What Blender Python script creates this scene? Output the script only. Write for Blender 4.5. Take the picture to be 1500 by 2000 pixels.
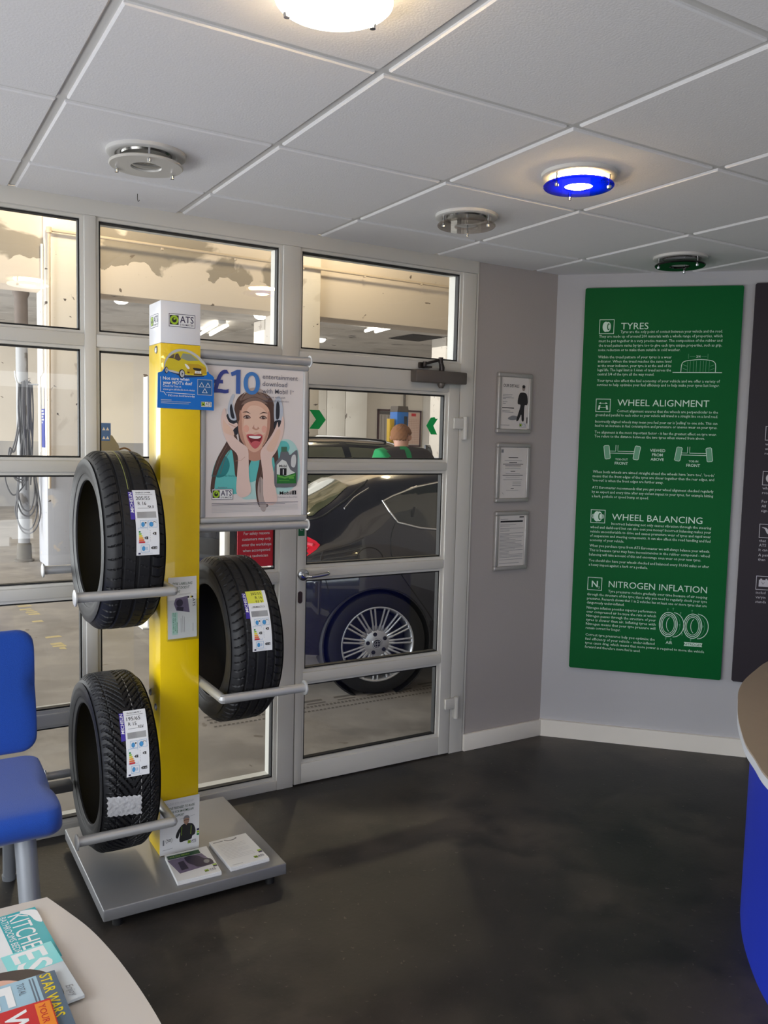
import bpy, bmesh, math, random
from mathutils import Vector, Matrix, geometry
from math import sin, cos, pi, radians

# ------------------------------------------------------------------ scene, camera, light
SC = bpy.context.scene
for o in list(bpy.data.objects):
    bpy.data.objects.remove(o)
COL = SC.collection
SC.cycles.use_denoising = True
SC.cycles.max_bounces = 8
SC.cycles.transparent_max_bounces = 16
SC.cycles.sample_clamp_indirect = 6.0
SC.view_settings.view_transform = 'Standard'
SC.view_settings.look = 'None'
SC.view_settings.gamma = 1.0
SC.view_settings.use_curve_mapping = False
SC.view_settings.exposure = 0.0

CAMZ, CZ, YW, XC = 1.5493, 2.3931, 3.2956, 2.9853      # lens height, ceiling, window wall, corner
GX0, GY0 = 0.4294, 2.9641                              # ceiling grid origin
NW = Vector((sin(pi/4), cos(pi/4), 0))                 # out of the room through the angled wall
EW = Vector((cos(pi/4), -sin(pi/4), 0))                # along the angled wall

cam = bpy.data.cameras.new('camera')
camo = bpy.data.objects.new('camera', cam)
COL.objects.link(camo)
p_, r_, y_ = -0.0876, 0.0243, 0.5429
fw = Vector((sin(y_)*cos(p_), cos(y_)*cos(p_), sin(p_)))
rt = Vector((cos(y_), -sin(y_), 0))
up = rt.cross(fw)
a_ = cos(r_)*rt + sin(r_)*up
b_ = -sin(r_)*rt + cos(r_)*up
camo.matrix_world = Matrix(((a_.x, b_.x, -fw.x, 0), (a_.y, b_.y, -fw.y, 0), (a_.z, b_.z, -fw.z, CAMZ), (0, 0, 0, 1)))
cam.sensor_fit = 'HORIZONTAL'
cam.sensor_width = 36.0
cam.lens = 36.0*1646.85/1500.0
cam.clip_start = 0.05
SC.camera = camo

w = bpy.data.worlds.new('world'); SC.world = w
w.use_nodes = True
bg = w.node_tree.nodes['Background']
bg.inputs[0].default_value = (0.80, 0.88, 1.0, 1)
bg.inputs[1].default_value = 0.7

def area(name, loc, look, sx, sy, power, col=(1, 1, 1)):
    l = bpy.data.lights.new(name, 'AREA'); l.shape = 'RECTANGLE'; l.size = sx; l.size_y = sy
    l.energy = power; l.color = col
    o = bpy.data.objects.new(name, l); COL.objects.link(o)
    o.location = loc
    o.rotation_euler = (Vector(look)-Vector(loc)).to_track_quat('-Z', 'Y').to_euler()
    return o
# daylight through the wide window on the left, a little through the shopfront behind the camera,
# and through the workshop's open doors on the left
area('window_sky', (-6.6, 0.4, 3.6), (0.8, 1.2, 0.4), 8.0, 3.2, 720, (0.90, 0.95, 1.0))
area('pavement_bounce_fill', (-2.30, 0.6, 0.45), (-1.45, 0.85, 2.4), 3.6, 0.6, 95, (0.95, 0.97, 1.0))  # added fill lamp inside the room, aimed up to brighten the ceiling
area('shopfront_sky', (-0.2, -6.6, 3.7), (1.2, 2.0, 0.5), 9.0, 3.2, 130, (0.90, 0.95, 1.0))
area('shopfront_bounce_fill', (0.3, -2.80, 0.45), (0.5, -2.1, 2.4), 4.2, 0.6, 24, (0.95, 0.97, 1.0))  # second added lamp, evens out the ceiling's brightness
area('workshop_door_daylight', (-4.6, 10.5, 2.1), (8.0, 10.5, 1.4), 11.0, 3.6, 1250, (0.97, 0.98, 1.0))

# ------------------------------------------------------------------ materials
def lin(c):
    c = c/255.0
    return c/12.92 if c <= 0.04045 else ((c+0.055)/1.055)**2.4
def rgb(c):
    return (lin(c[0]), lin(c[1]), lin(c[2]), 1)
MC = {}
def mat(name, c, rough=0.5, metal=0.0, var=0.05, scale=18.0, bump=0.0, bscale=120.0, spec=0.5, emit=None, es=0.0, coat=0.0, sheen=0.0):
    if name in MC: return MC[name]
    m = bpy.data.materials.new(name); m.use_nodes = True
    nt = m.node_tree; b = nt.nodes['Principled BSDF']
    b.inputs['Roughness'].default_value = rough
    b.inputs['Metallic'].default_value = metal
    b.inputs['Specular IOR Level'].default_value = spec
    b.inputs['Coat Weight'].default_value = coat
    if sheen: b.inputs['Sheen Weight'].default_value = sheen
    tc = nt.nodes.new('ShaderNodeTexCoord')
    C1 = rgb(c)
    if var > 0:
        n = nt.nodes.new('ShaderNodeTexNoise'); n.inputs['Scale'].default_value = scale; n.inputs['Detail'].default_value = 4
        nt.links.new(tc.outputs['Object'], n.inputs['Vector'])
        mx = nt.nodes.new('ShaderNodeMix'); mx.data_type = 'RGBA'
        mx.inputs['A'].default_value = tuple(min(1, x*(1-var)) for x in C1[:3])+(1,)
        mx.inputs['B'].default_value = tuple(min(1, x*(1+var)) for x in C1[:3])+(1,)
        nt.links.new(n.outputs['Fac'], mx.inputs['Factor'])
        nt.links.new(mx.outputs['Result'], b.inputs['Base Color'])
    else:
        b.inputs['Base Color'].default_value = C1
    if bump > 0:
        n2 = nt.nodes.new('ShaderNodeTexNoise'); n2.inputs['Scale'].default_value = bscale; n2.inputs['Detail'].default_value = 3
        nt.links.new(tc.outputs['Object'], n2.inputs['Vector'])
        bp = nt.nodes.new('ShaderNodeBump'); bp.inputs['Strength'].default_value = bump; bp.inputs['Distance'].default_value = 0.002
        nt.links.new(n2.outputs['Fac'], bp.inputs['Height']); nt.links.new(bp.outputs['Normal'], b.inputs['Normal'])
    if emit:
        b.inputs['Emission Color'].default_value = rgb(emit); b.inputs['Emission Strength'].default_value = es
    MC[name] = m
    return m

def patchy(name, base, patch, patch2=None, scale=1.3, lo=0.55, hi=0.60, rough=0.8, speck=None, split=None, low=None, sscale=9.0, zone=None):
    """painted masonry or a worn floor: noise shaped patches, dark specks, and a painted dado below a height"""
    if name in MC: return MC[name]
    m = bpy.data.materials.new(name); m.use_nodes = True
    nt = m.node_tree; b = nt.nodes['Principled BSDF']; b.inputs['Roughness'].default_value = rough
    L = nt.links.new; N = nt.nodes.new
    geo = N('ShaderNodeNewGeometry')
    def noise(s, det, dist=0.0):
        n = N('ShaderNodeTexNoise'); n.inputs['Scale'].default_value = s; n.inputs['Detail'].default_value = det
        n.inputs['Distortion'].default_value = dist
        L(geo.outputs['Position'], n.inputs['Vector']); return n.outputs['Fac']
    def ramp(f, a, z):
        r = N('ShaderNodeMapRange'); r.inputs['From Min'].default_value = a; r.inputs['From Max'].default_value = z
        r.clamp = True; L(f, r.inputs['Value']); return r.outputs['Result']
    def mix(f, A, B):
        x = N('ShaderNodeMix'); x.data_type = 'RGBA'
        if isinstance(f, float): x.inputs['Factor'].default_value = f
        else: L(f, x.inputs['Factor'])
        for k, v in (('A', A), ('B', B)):
            if isinstance(v, tuple): x.inputs[k].default_value = v
            else: L(v, x.inputs[k])
        return x.outputs['Result']
    c = rgb(base)
    if low is not None:
        sx = N('ShaderNodeSeparateXYZ'); L(geo.outputs['Position'], sx.inputs[0])
        gt = N('ShaderNodeMath'); gt.operation = 'LESS_THAN'; gt.inputs[1].default_value = split
        L(sx.outputs['Z'], gt.inputs[0]); c = mix(gt.outputs[0], c, rgb(low))
    pf = ramp(noise(scale, 6, 0.4), lo, hi)
    if zone:                                           # flaking only above a height and left of a line
        sz = N('ShaderNodeSeparateXYZ'); L(geo.outputs['Position'], sz.inputs[0])
        w1 = N('ShaderNodeMath'); w1.operation = 'MULTIPLY_ADD'; w1.inputs[1].default_value = 0.5; L(noise(3.0, 5), w1.inputs[0]); L(sz.outputs['Z'], w1.inputs[2])
        for out, op, v in ((w1.outputs[0], 'GREATER_THAN', zone[0]+0.25), (sz.outputs['X'], 'LESS_THAN', zone[1])):
            q = N('ShaderNodeMath'); q.operation = op; q.inputs[1].default_value = v; L(out, q.inputs[0])
            mm = N('ShaderNodeMath'); mm.operation = 'MULTIPLY'; L(pf, mm.inputs[0]); L(q.outputs[0], mm.inputs[1]); pf = mm.outputs[0]
    c = mix(pf, c, rgb(patch))
    if patch2: c = mix(ramp(noise(scale*2.7, 6, 0.2), lo+0.02, hi+0.02), c, rgb(patch2))
    if speck: c = mix(ramp(noise(sscale, 3, 0.6), 0.69, 0.71), c, rgb(speck))
    L(c, b.inputs['Base Color'])
    n2 = noise(60, 4); bp = N('ShaderNodeBump'); bp.inputs['Strength'].default_value = 0.15; bp.inputs['Distance'].default_value = 0.004
    L(n2, bp.inputs['Height']); L(bp.outputs['Normal'], b.inputs['Normal'])
    MC[name] = m
    return m

def glass_mat(name, tint=(1, 1, 1), base=0.035, edge=0.55, trans=None):
    """window pane: clear sheet with a mirror coat that grows at grazing angles"""
    if name in MC: return MC[name]
    m = bpy.data.materials.new(name); m.use_nodes = True
    nt = m.node_tree; nt.nodes.remove(nt.nodes['Principled BSDF'])
    N = nt.nodes.new; L = nt.links.new
    t = N('ShaderNodeBsdfTransparent'); t.inputs[0].default_value = tint+(1,)
    g = N('ShaderNodeBsdfGlossy'); g.inputs['Roughness'].default_value = 0.0; g.inputs[0].default_value = (1, 1, 1, 1)
    lw = N('ShaderNodeLayerWeight'); lw.inputs['Blend'].default_value = 0.5
    pw = N('ShaderNodeMath'); pw.operation = 'POWER'; pw.inputs[1].default_value = 4.0
    L(lw.outputs['Facing'], pw.inputs[0])
    ml = N('ShaderNodeMath'); ml.operation = 'MULTIPLY_ADD'; ml.inputs[1].default_value = edge; ml.inputs[2].default_value = base
    L(pw.outputs[0], ml.inputs[0])
    mx = N('ShaderNodeMixShader'); L(ml.outputs[0], mx.inputs[0])
    src = t
    if trans:
        tr = N('ShaderNodeBsdfTranslucent'); tr.inputs[0].default_value = trans+(1,)
        m2 = N('ShaderNodeMixShader'); m2.inputs[0].default_value = 0.5
        L(t.outputs[0], m2.inputs[1]); L(tr.outputs[0], m2.inputs[2]); src = m2
    L(src.outputs[0], mx.inputs[1]); L(g.outputs[0], mx.inputs[2])
    L(mx.outputs[0], nt.nodes['Material Output'].inputs[0])
    MC[name] = m
    return m

# ------------------------------------------------------------------ mesh building
WO = {}
def origin(o): return WO[o.name] if o is not None else Vector((0, 0, 0))
def tag(o, label=None, cat=None, group=None, kind=None):
    if label: o['label'] = label
    if cat: o['category'] = cat
    if group: o['group'] = group
    if kind: o['kind'] = kind
    return o
def thing(name, loc, label=None, cat=None, group=None, kind=None):
    o = bpy.data.objects.new(name, None); COL.objects.link(o)
    o.location = loc; o.empty_display_size = 0.1
    WO[o.name] = Vector(loc)
    return tag(o, label, cat, group, kind)
def finish(name, verts, faces, mats, fmi=None, parent=None, smooth=True, auto=40):
    vs = [Vector(v) for v in verts]
    c = Vector(((min(v.x for v in vs)+max(v.x for v in vs))/2, (min(v.y for v in vs)+max(v.y for v in vs))/2, min(v.z for v in vs)))
    me = bpy.data.meshes.new(name)
    me.from_pydata([v-c for v in vs], [], faces)
    for m in (mats if isinstance(mats, (list, tuple)) else [mats]): me.materials.append(m)
    if fmi:
        me.polygons.foreach_set('material_index', fmi)
    me.update()
    if smooth:
        me.polygons.foreach_set('use_smooth', [True]*len(me.polygons))
        me.set_sharp_from_angle(angle=radians(auto))
    o = bpy.data.objects.new(name, me); COL.objects.link(o)
    WO[o.name] = c
    if parent is not None:
        o.parent = parent; o.location = c-origin(parent)
    else:
        o.location = c
    return o
def dup(root, delta, label=None, group=None):
    """copy a thing with copies of its parts and sub-parts"""
    def cp(o, parent):
        c = o.copy(); COL.objects.link(c); WO[c.name] = origin(o)+Vector(delta)
        if parent is None: c.location = o.location+Vector(delta)
        else: c.parent = parent
        for ch in [x for x in o.children]: cp(ch, c)
        return c
    r = cp(root, None if root.parent is None else root.parent)
    if root.parent is not None: r.location = root.location+Vector(delta)
    if label: r['label'] = label
    if group: r['group'] = group
    return r

class MB:
    def __init__(s): s.v = []; s.f = []; s.mi = []; s.mats = []; s.cur = 0
    def use(s, m):
        if m not in s.mats: s.mats.append(m)
        s.cur = s.mats.index(m); return s
    def add(s, verts, faces):
        o = len(s.v); s.v += [Vector(v) for v in verts]
        for f in faces: s.f.append(tuple(o+i for i in f)); s.mi.append(s.cur)
        return s
    def from_bm(s, bm, mtx=None):
        bm.verts.index_update()
        s.add([(mtx @ v.co) if mtx else v.co.copy() for v in bm.verts], [[v.index for v in f.verts] for f in bm.faces]); bm.free(); return s
    def box(s, lo, hi, bev=0.0, seg=2):
        lo = Vector(lo); hi = Vector(hi)
        bm = bmesh.new(); bmesh.ops.create_cube(bm, size=1.0)
        d = hi-lo; c = (hi+lo)/2
        for v in bm.verts: v.co = Vector((v.co.x*d.x, v.co.y*d.y, v.co.z*d.z))+c
        if bev > 0: bmesh.ops.bevel(bm, geom=bm.edges[:], offset=min(bev, min(abs(d.x), abs(d.y), abs(d.z))*0.45), segments=seg, profile=0.5, affect='EDGES')
        return s.from_bm(bm)
    def obox(s, c, ux, uy, uz, bev=0.0, seg=2):
        """oriented box: centre and three half vectors"""
        c = Vector(c); ux = Vector(ux); uy = Vector(uy); uz = Vector(uz)
        bm = bmesh.new(); bmesh.ops.create_cube(bm, size=2.0)
        for v in bm.verts: v.co = Vector((v.co.x*ux.length, v.co.y*uy.length, v.co.z*uz.length))
        if bev > 0: bmesh.ops.bevel(bm, geom=bm.edges[:], offset=bev, segments=seg, profile=0.5, affect='EDGES')
        U, V, W = ux.normalized(), uy.normalized(), uz.normalized()
        for v in bm.verts: v.co = c+U*v.co.x+V*v.co.y+W*v.co.z
        return s.from_bm(bm)
    def tube(s, pts, r, n=14, caps=True):
        pts = [Vector(p) for p in pts]; k = len(pts)
        rs = r if isinstance(r, (list, tuple)) else [r]*k
        prev = None; rings = []
        for i, p in enumerate(pts):
            t = (pts[min(i+1, k-1)]-pts[max(i-1, 0)]).normalized()
            if prev is None:
                u = t.orthogonal().normalized()
            else:
                u = (prev-t*prev.dot(t)).normalized()
            prev = u; q = t.cross(u)
            rings.append([p+(u*cos(2*pi*j/n)+q*sin(2*pi*j/n))*rs[i] for j in range(n)])
        V = [v for rg in rings for v in rg]; F = []
        for i in range(k-1):
            for j in range(n):
                F.append((i*n+j, i*n+(j+1) % n, (i+1)*n+(j+1) % n, (i+1)*n+j))
        if caps:
            F.append(tuple(range(n-1, -1, -1))); F.append(tuple((k-1)*n+j for j in range(n)))
        return s.add(V, F)
    def cyl(s, p0, p1, r, n=24): return s.tube([p0, p1], r, n)
    def lathe(s, prof, c, axis='z', n=48, closed=False):
        """profile of (radius, along axis) turned about an axis through c"""
        c = Vector(c); V = []; F = []; k = len(prof)
        for i in range(n):
            a = 2*pi*i/n
            for (r, h) in prof:
                if axis == 'z': V.append(c+Vector((r*cos(a), r*sin(a), h)))
                elif axis == 'y': V.append(c+Vector((r*cos(a), h, r*sin(a))))
                else: V.append(c+Vector((h, r*cos(a), r*sin(a))))
        kk = k if closed else k-1
        for i in range(n):
            for j in range(kk):
                F.append((i*k+j, ((i+1) % n)*k+j, ((i+1) % n)*k+(j+1) % k, i*k+(j+1) % k))
        return s.add(V, F)
    def prism(s, poly, fmap, depth, bev=0.0):
        """2-D outline pushed through fmap(u, v, w): a solid plate of the given depth"""
        n = len(poly)
        V = [fmap(x, y, 0) for x, y in poly]+[fmap(x, y, depth) for x, y in poly]
        tr = geometry.tessellate_polygon([[Vector((x, y, 0)) for x, y in poly]])
        F = [tuple(reversed(t)) for t in tr]+[tuple(i+n for i in t) for t in tr]
        F += [(i, (i+1) % n, n+(i+1) % n, n+i) for i in range(n)]
        return s.add(V, F)
    def build(s, name, m=None, parent=None, smooth=True, auto=40, label=None, fixn=True):
        mats = s.mats if s.mats else [m]
        o = finish(name, s.v, s.f, mats, s.mi if s.mats else None, parent, smooth, auto)
        if fixn:
            bm = bmesh.new(); bm.from_mesh(o.data)
            bmesh.ops.recalc_face_normals(bm, faces=bm.faces[:]); bm.to_mesh(o.data); bm.free()
        if label: o['label'] = label
        return o

def frame(o, ux, uy, n=None):
    o = Vector(o); ux = Vector(ux); uy = Vector(uy); n = Vector(n) if n is not None else ux.cross(uy).normalized()
    return lambda u, v, w=0.0: o+ux*u+uy*v+n*w
def smooth_closed(pts, k=5):
    out = []; n = len(pts)
    for i in range(n):
        p0, p1, p2, p3 = pts[i-1], pts[i], pts[(i+1) % n], pts[(i+2) % n]
        for j in range(k):
            t = j/k
            out.append(tuple(0.5*((2*p1[d])+(-p0[d]+p2[d])*t+(2*p0[d]-5*p1[d]+4*p2[d]-p3[d])*t*t+(-p0[d]+3*p1[d]-3*p2[d]+p3[d])*t**3) for d in range(2)))
    return out
def smooth_open(pts, k=6):
    P = [Vector(p) for p in pts]; n = len(P); out = []
    for i in range(n-1):
        p0, p1, p2, p3 = P[max(i-1, 0)], P[i], P[i+1], P[min(i+2, n-1)]
        for j in range(k):
            t = j/k
            out.append(0.5*((2*p1)+(p2-p0)*t+(2*p0-5*p1+4*p2-p3)*t*t+(3*p1-p0-3*p2+p3)*t**3))
    out.append(P[-1]); return out
def ell(cx, cy, rx, ry, n=28, rot=0.0, a0=0.0, a1=2*pi):
    full = abs(a1-a0-2*pi) < 1e-6
    out = []
    for i in range(n if full else n+1):
        a = a0+(a1-a0)*i/n
        x, y = rx*cos(a), ry*sin(a)
        out.append((cx+x*cos(rot)-y*sin(rot), cy+x*sin(rot)+y*cos(rot)))
    return out

_FC = {}
def glyphs(txt, bold=0.0, res=2, shear=0.0):
    key = (txt, bold, res, shear)
    if key in _FC: return _FC[key]
    cu = bpy.data.curves.new('t', 'FONT'); cu.body = txt; cu.size = 1.0; cu.resolution_u = res
    cu.fill_mode = 'FRONT'; cu.offset = bold*0.3; cu.shear = shear
    o = bpy.data.objects.new('t', cu); COL.objects.link(o)
    dg = bpy.context.evaluated_depsgraph_get(); dg.update()
    me = o.evaluated_get(dg).to_mesh()
    V = [(v.co.x, v.co.y) for v in me.vertices]; F = [tuple(p.vertices) for p in me.polygons]
    o.evaluated_get(dg).to_mesh_clear()
    bpy.data.objects.remove(o); bpy.data.curves.remove(cu)
    _FC[key] = (V, F)
    return V, F
LAY = 0.00035
class Art:
    """flat print: coloured shapes and lettering stacked in thin layers on a mapped surface"""
    def __init__(s, fmap, lay=LAY): s.m = MB(); s.fmap = fmap; s.lay = lay
    def poly(s, pts, mt, layer=1):
        tr = geometry.tessellate_polygon([[Vector((x, y, 0)) for x, y in pts]])
        s.m.use(mt).add([s.fmap(x, y, layer*s.lay) for x, y in pts], tr); return s
    def blob(s, pts, mt, layer=1, k=5): return s.poly(smooth_closed(pts, k), mt, layer)
    def rect(s, x0, y0, x1, y1, mt, layer=1, nx=1, ny=1):
        V = []; F = []
        for j in range(ny+1):
            for i in range(nx+1): V.append(s.fmap(x0+(x1-x0)*i/nx, y0+(y1-y0)*j/ny, layer*s.lay))
        for j in range(ny):
            for i in range(nx): F.append((j*(nx+1)+i, j*(nx+1)+i+1, (j+1)*(nx+1)+i+1, (j+1)*(nx+1)+i))
        s.m.use(mt).add(V, F); return s
    def line(s, pts, wd, mt, layer=1, closed=False):
        n = len(pts); P = [Vector((p[0], p[1])) for p in pts]; Lp = []; Rp = []
        for i in range(n):
            if closed: t = (P[(i+1) % n]-P[i-1])
            else: t = P[min(i+1, n-1)]-P[max(i-1, 0)]
            t = t.normalized() if t.length > 0 else Vector((1, 0)); q = Vector((-t.y, t.x))*wd/2
            Lp.append(P[i]+q); Rp.append(P[i]-q)
        V = [s.fmap(p.x, p.y, layer*s.lay) for p in Lp+Rp]; F = []
        for i in range(n if closed else n-1):
            j = (i+1) % n; F.append((n+i, n+j, j, i))
        s.m.use(mt).add(V, F); return s
    def frame(s, x0, y0, x1, y1, wd, mt, layer=1):
        s.rect(x0, y0, x1, y0+wd, mt, layer); s.rect(x0, y1-wd, x1, y1, mt, layer)
        s.rect(x0, y0+wd, x0+wd, y1-wd, mt, layer); s.rect(x1-wd, y0+wd, x1, y1-wd, mt, layer); return s
    def text(s, txt, x, y, size, mt, layer=2, width=None, align='l', bold=0.0, res=2, rot=0.0, shear=0.0):
        V, F = glyphs(txt, bold, res, shear)
        if not V: return s
        x0 = min(v[0] for v in V); x1 = max(v[0] for v in V); sx = size
        if width: sx = width/(x1-x0)
        off = -x0*sx
        if align == 'c': off = -(x0+x1)/2*sx
        if align == 'r': off = -x1*sx
        cr, sr = cos(rot), sin(rot); W = []
        for (a, b) in V:
            u = a*sx+off; v = b*size
            W.append(s.fmap(x+u*cr-v*sr, y+u*sr+v*cr, layer*s.lay))
        s.m.use(mt).add(W, F); return s
    def build(s, name, parent=None, label=None):
        return s.m.build(name, None, parent, smooth=False, label=label, fixn=False)

# colours used in several places
M_FRAME = mat('white_powder_coat', (209, 206, 199), 0.35, var=0.02, scale=6)
M_ALU = mat('satin_aluminium', (184, 184, 184), 0.42, metal=0.45, var=0.03, scale=30)
M_SILVER = mat('silver_paint', (168, 170, 173), 0.38, metal=0.35, var=0.03, scale=30)
M_GASKET = mat('black_gasket', (22, 22, 23), 0.6, var=0.05)
M_CHROME = mat('chrome', (205, 205, 205), 0.12, metal=1.0, var=0.0)
M_PAPER = mat('white_paper', (226, 226, 226), 0.55, var=0.01)
M_GLASS = glass_mat('window_glass', (0.97, 0.985, 0.975))
M_BLACK = mat('ink_black', (24, 22, 26), 0.5, var=0.0)
M_NAVY = mat('ink_navy', (44, 34, 74), 0.5, var=0.0)
M_LIME = mat('ink_lime', (160, 196, 40), 0.5, var=0.0)
M_WHITE = mat('ink_white', (232, 232, 232), 0.5, var=0.0)
M_GREY = mat('ink_grey', (130, 130, 134), 0.5, var=0.0)
M_LGREY = mat('ink_pale_grey', (190, 190, 192), 0.5, var=0.0)
M_PURPLE = mat('ink_purple', (58, 40, 150), 0.45, var=0.0)
M_BLUE = mat('ink_blue', (0, 104, 190), 0.45, var=0.0)
M_SKY = mat('ink_sky_blue', (70, 150, 210), 0.45, var=0.0)
M_RED = mat('ink_red', (196, 40, 44), 0.45, var=0.0)
M_GREEN = mat('ink_green', (20, 128, 62), 0.45, var=0.0)
M_YEL = mat('ink_yellow', (226, 200, 20), 0.45, var=0.0)

def ats_logo(A, x, y, wd, layer=2, box=True):
    """green square with a ring, dark capitals, small capitals below, thin outline"""
    h = wd*0.48
    if box:
        A.rect(x, y, x+wd, y+h, M_WHITE, layer)
        A.frame(x, y, x+wd, y+h, wd*0.018, M_NAVY, layer+1)
    q = h*0.72; gx, gy = x+wd*0.04, y+h*0.16
    A.rect(gx, gy, gx+q*0.95, gy+q, M_BLACK, layer+1)
    A.poly(ell(gx+q*0.47, gy+q*0.5, q*0.46, q*0.48), M_LIME, layer+2)
    A.poly(ell(gx+q*0.47, gy+q*0.5, q*0.26, q*0.27), M_BLACK, layer+3)
    A.poly(ell(gx+q*0.50, gy+q*0.62, q*0.13, q*0.10, rot=0.5), M_LIME, layer+4)
    A.text('ATS', x+wd*0.42, y+h*0.36, h*0.72, M_NAVY, layer+2, width=wd*0.52, bold=0.03)
    A.text('EUROMASTER', x+wd*0.42, y+h*0.12, h*0.22, M_NAVY, layer+2, width=wd*0.52, bold=0.01, res=1)
# ------------------------------------------------------------------ the shop: floor, ceiling, walls
FLOORM = patchy('worn_dark_floor', (42, 39, 37), (66, 59, 53), (30, 28, 28), scale=1.7, lo=0.44, hi=0.66, rough=0.48, speck=(84, 77, 70), sscale=60)
def structure(o, label=None):
    o['kind'] = 'structure'
    if label: o['label'] = label
    return o
XL, XR, YB = -2.45, 4.85, -2.9
YA = YW-(XR-XC)                                        # where the angled wall meets the right wall
b = MB(); b.add([(XL, YB, 0), (XR, YB, 0), (XR, YW+0.02, 0), (XL, YW+0.02, 0), (XL, YB, -0.06), (XR, YB, -0.06), (XR, YW+0.02, -0.06), (XL, YW+0.02, -0.06)],
      [(0, 1, 2, 3), (7, 6, 5, 4), (0, 4, 5, 1), (1, 5, 6, 2), (2, 6, 7, 3), (3, 7, 4, 0)])
structure(b.build('floor', FLOORM, smooth=False), 'dark mottled charcoal floor of the waiting area')

# tegular ceiling tiles standing proud of a recessed bar grid
M_TILE = mat('ceiling_tile', (230, 228, 228), 0.9, var=0.02, scale=40, bump=0.35, bscale=170)
M_BAR = mat('ceiling_bar', (214, 212, 208), 0.6, var=0.02)
b = MB(); b.use(M_TILE)
g = 0.012; ch = 0.004
for i in range(-6, 9):
    for k in range(-2, 11):
        x0 = GX0+i*0.6+g; x1 = x0+0.6-2*g; y1 = GY0-(k-1)*0.6-g; y0 = y1-0.6+2*g
        x0 = max(x0, XL); x1 = min(x1, XR); y1 = min(y1, YW); y0 = max(y0, YB)
        if x1-x0 < 0.02 or y1-y0 < 0.02: continue
        if x0+y0 > XC+YW: continue
        zt, zb = CZ+0.010, CZ
        poly = [(x0, y0), (x1, y0), (x1, y1), (x0, y1)]
        if x1+y1 > XC+YW:                              # trimmed along the angled wall
            s = XC+YW; q = []
            for a, c in zip(poly, poly[1:]+poly[:1]):
                da, dc = a[0]+a[1]-s, c[0]+c[1]-s
                if da <= 0: q.append(a)
                if da*dc < 0: t = da/(da-dc); q.append((a[0]+(c[0]-a[0])*t, a[1]+(c[1]-a[1])*t))
            poly = q
        cx = sum(p[0] for p in poly)/len(poly); cy = sum(p[1] for p in poly)/len(poly)
        ins = [(p[0]+(ch if p[0] < cx else -ch), p[1]+(ch if p[1] < cy else -ch)) for p in poly]
        n = len(poly)
        b.add([(x, y, zt) for x, y in poly]+[(x, y, zb+0.003) for x, y in poly]+[(x, y, zb) for x, y in ins],
              [(i2, (i2+1) % n, n+(i2+1) % n, n+i2) for i2 in range(n)]+[(n+i2, n+(i2+1) % n, 2*n+(i2+1) % n, 2*n+i2) for i2 in range(n)]+[tuple(range(2*n, 3*n))])
b.use(M_BAR)
b.box((XL, YB, CZ+0.008), (XR, YW, CZ+0.05))
structure(b.build('ceiling', None, smooth=False), 'white suspended ceiling of square tiles in a bar grid')

M_WALLG = mat('grey_wall_paint', (170, 163, 160), 0.75, var=0.03, scale=3, bump=0.25, bscale=90)
M_WALLW = mat('pale_wall_paint', (186, 185, 188), 0.75, var=0.02, scale=3, bump=0.2, bscale=90)
M_SKIRT = mat('skirting_gloss', (234, 228, 218), 0.35, var=0.04, scale=7)
PX1 = 2.475
b = MB(); b.box((PX1, YW, 0), (XC+0.16, YW+0.16, CZ+0.05))
structure(b.build('wall_back', M_WALLG, smooth=False), 'narrow grey wall between the door and the corner')
LEN = (XR-XC)/EW.x
F = frame((XC, YW, 0), EW, (0, 0, 1), NW)
b = MB(); b.prism([(0, 0), (LEN, 0), (LEN, CZ+0.05), (0, CZ+0.05)], F, 0.12)
structure(b.build('wall_angled', M_WALLW, smooth=False), 'pale grey angled wall with the information panels')
b = MB(); b.box((XR, YB, 0), (XR+0.12, YA, CZ+0.05))
structure(b.build('wall_right', M_WALLW, smooth=False), 'pale grey wall behind the desk')
b = MB(); b.box((XL-0.12, 2.75, 0), (XL, YW, CZ+0.05)); b.box((XL-0.12, YB, 0), (XL, 2.75, 0.25)); b.box((XL-0.12, YB, 2.2), (XL, 2.75, CZ+0.05)); b.box((XL-0.12, YB, 0.25), (XL, -1.6, 2.2))
structure(b.build('wall_left', M_WALLW, smooth=False), 'pale wall with a wide window on the left of the room')
b = MB(); b.box((XL, YB-0.12, 0), (XR, YB, 0.15)); b.box((XL, YB-0.12, 2.15), (XR, YB, CZ+0.05)); b.box((2.0, YB-0.12, 0.15), (XR, YB, 2.15))
structure(b.build('wall_front', M_WALLW, smooth=False), 'shopfront wall with a wide window behind the viewer')
b = MB(); b.box((PX1+0.002, YW-0.018, 0), (XC+0.007, YW, 0.086), 0.004)
structure(b.build('baseboard_back', M_SKIRT), 'cream skirting under the grey wall')
b = MB(); b.prism([(-0.004, 0), (1.022, 0), (1.022, 0.088), (-0.004, 0.088)], frame(Vector((XC, YW, 0))-NW*0.018, EW, (0, 0, 1), NW), 0.018)
structure(b.build('baseboard_right', M_SKIRT), 'cream skirting under the green panel')

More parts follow.
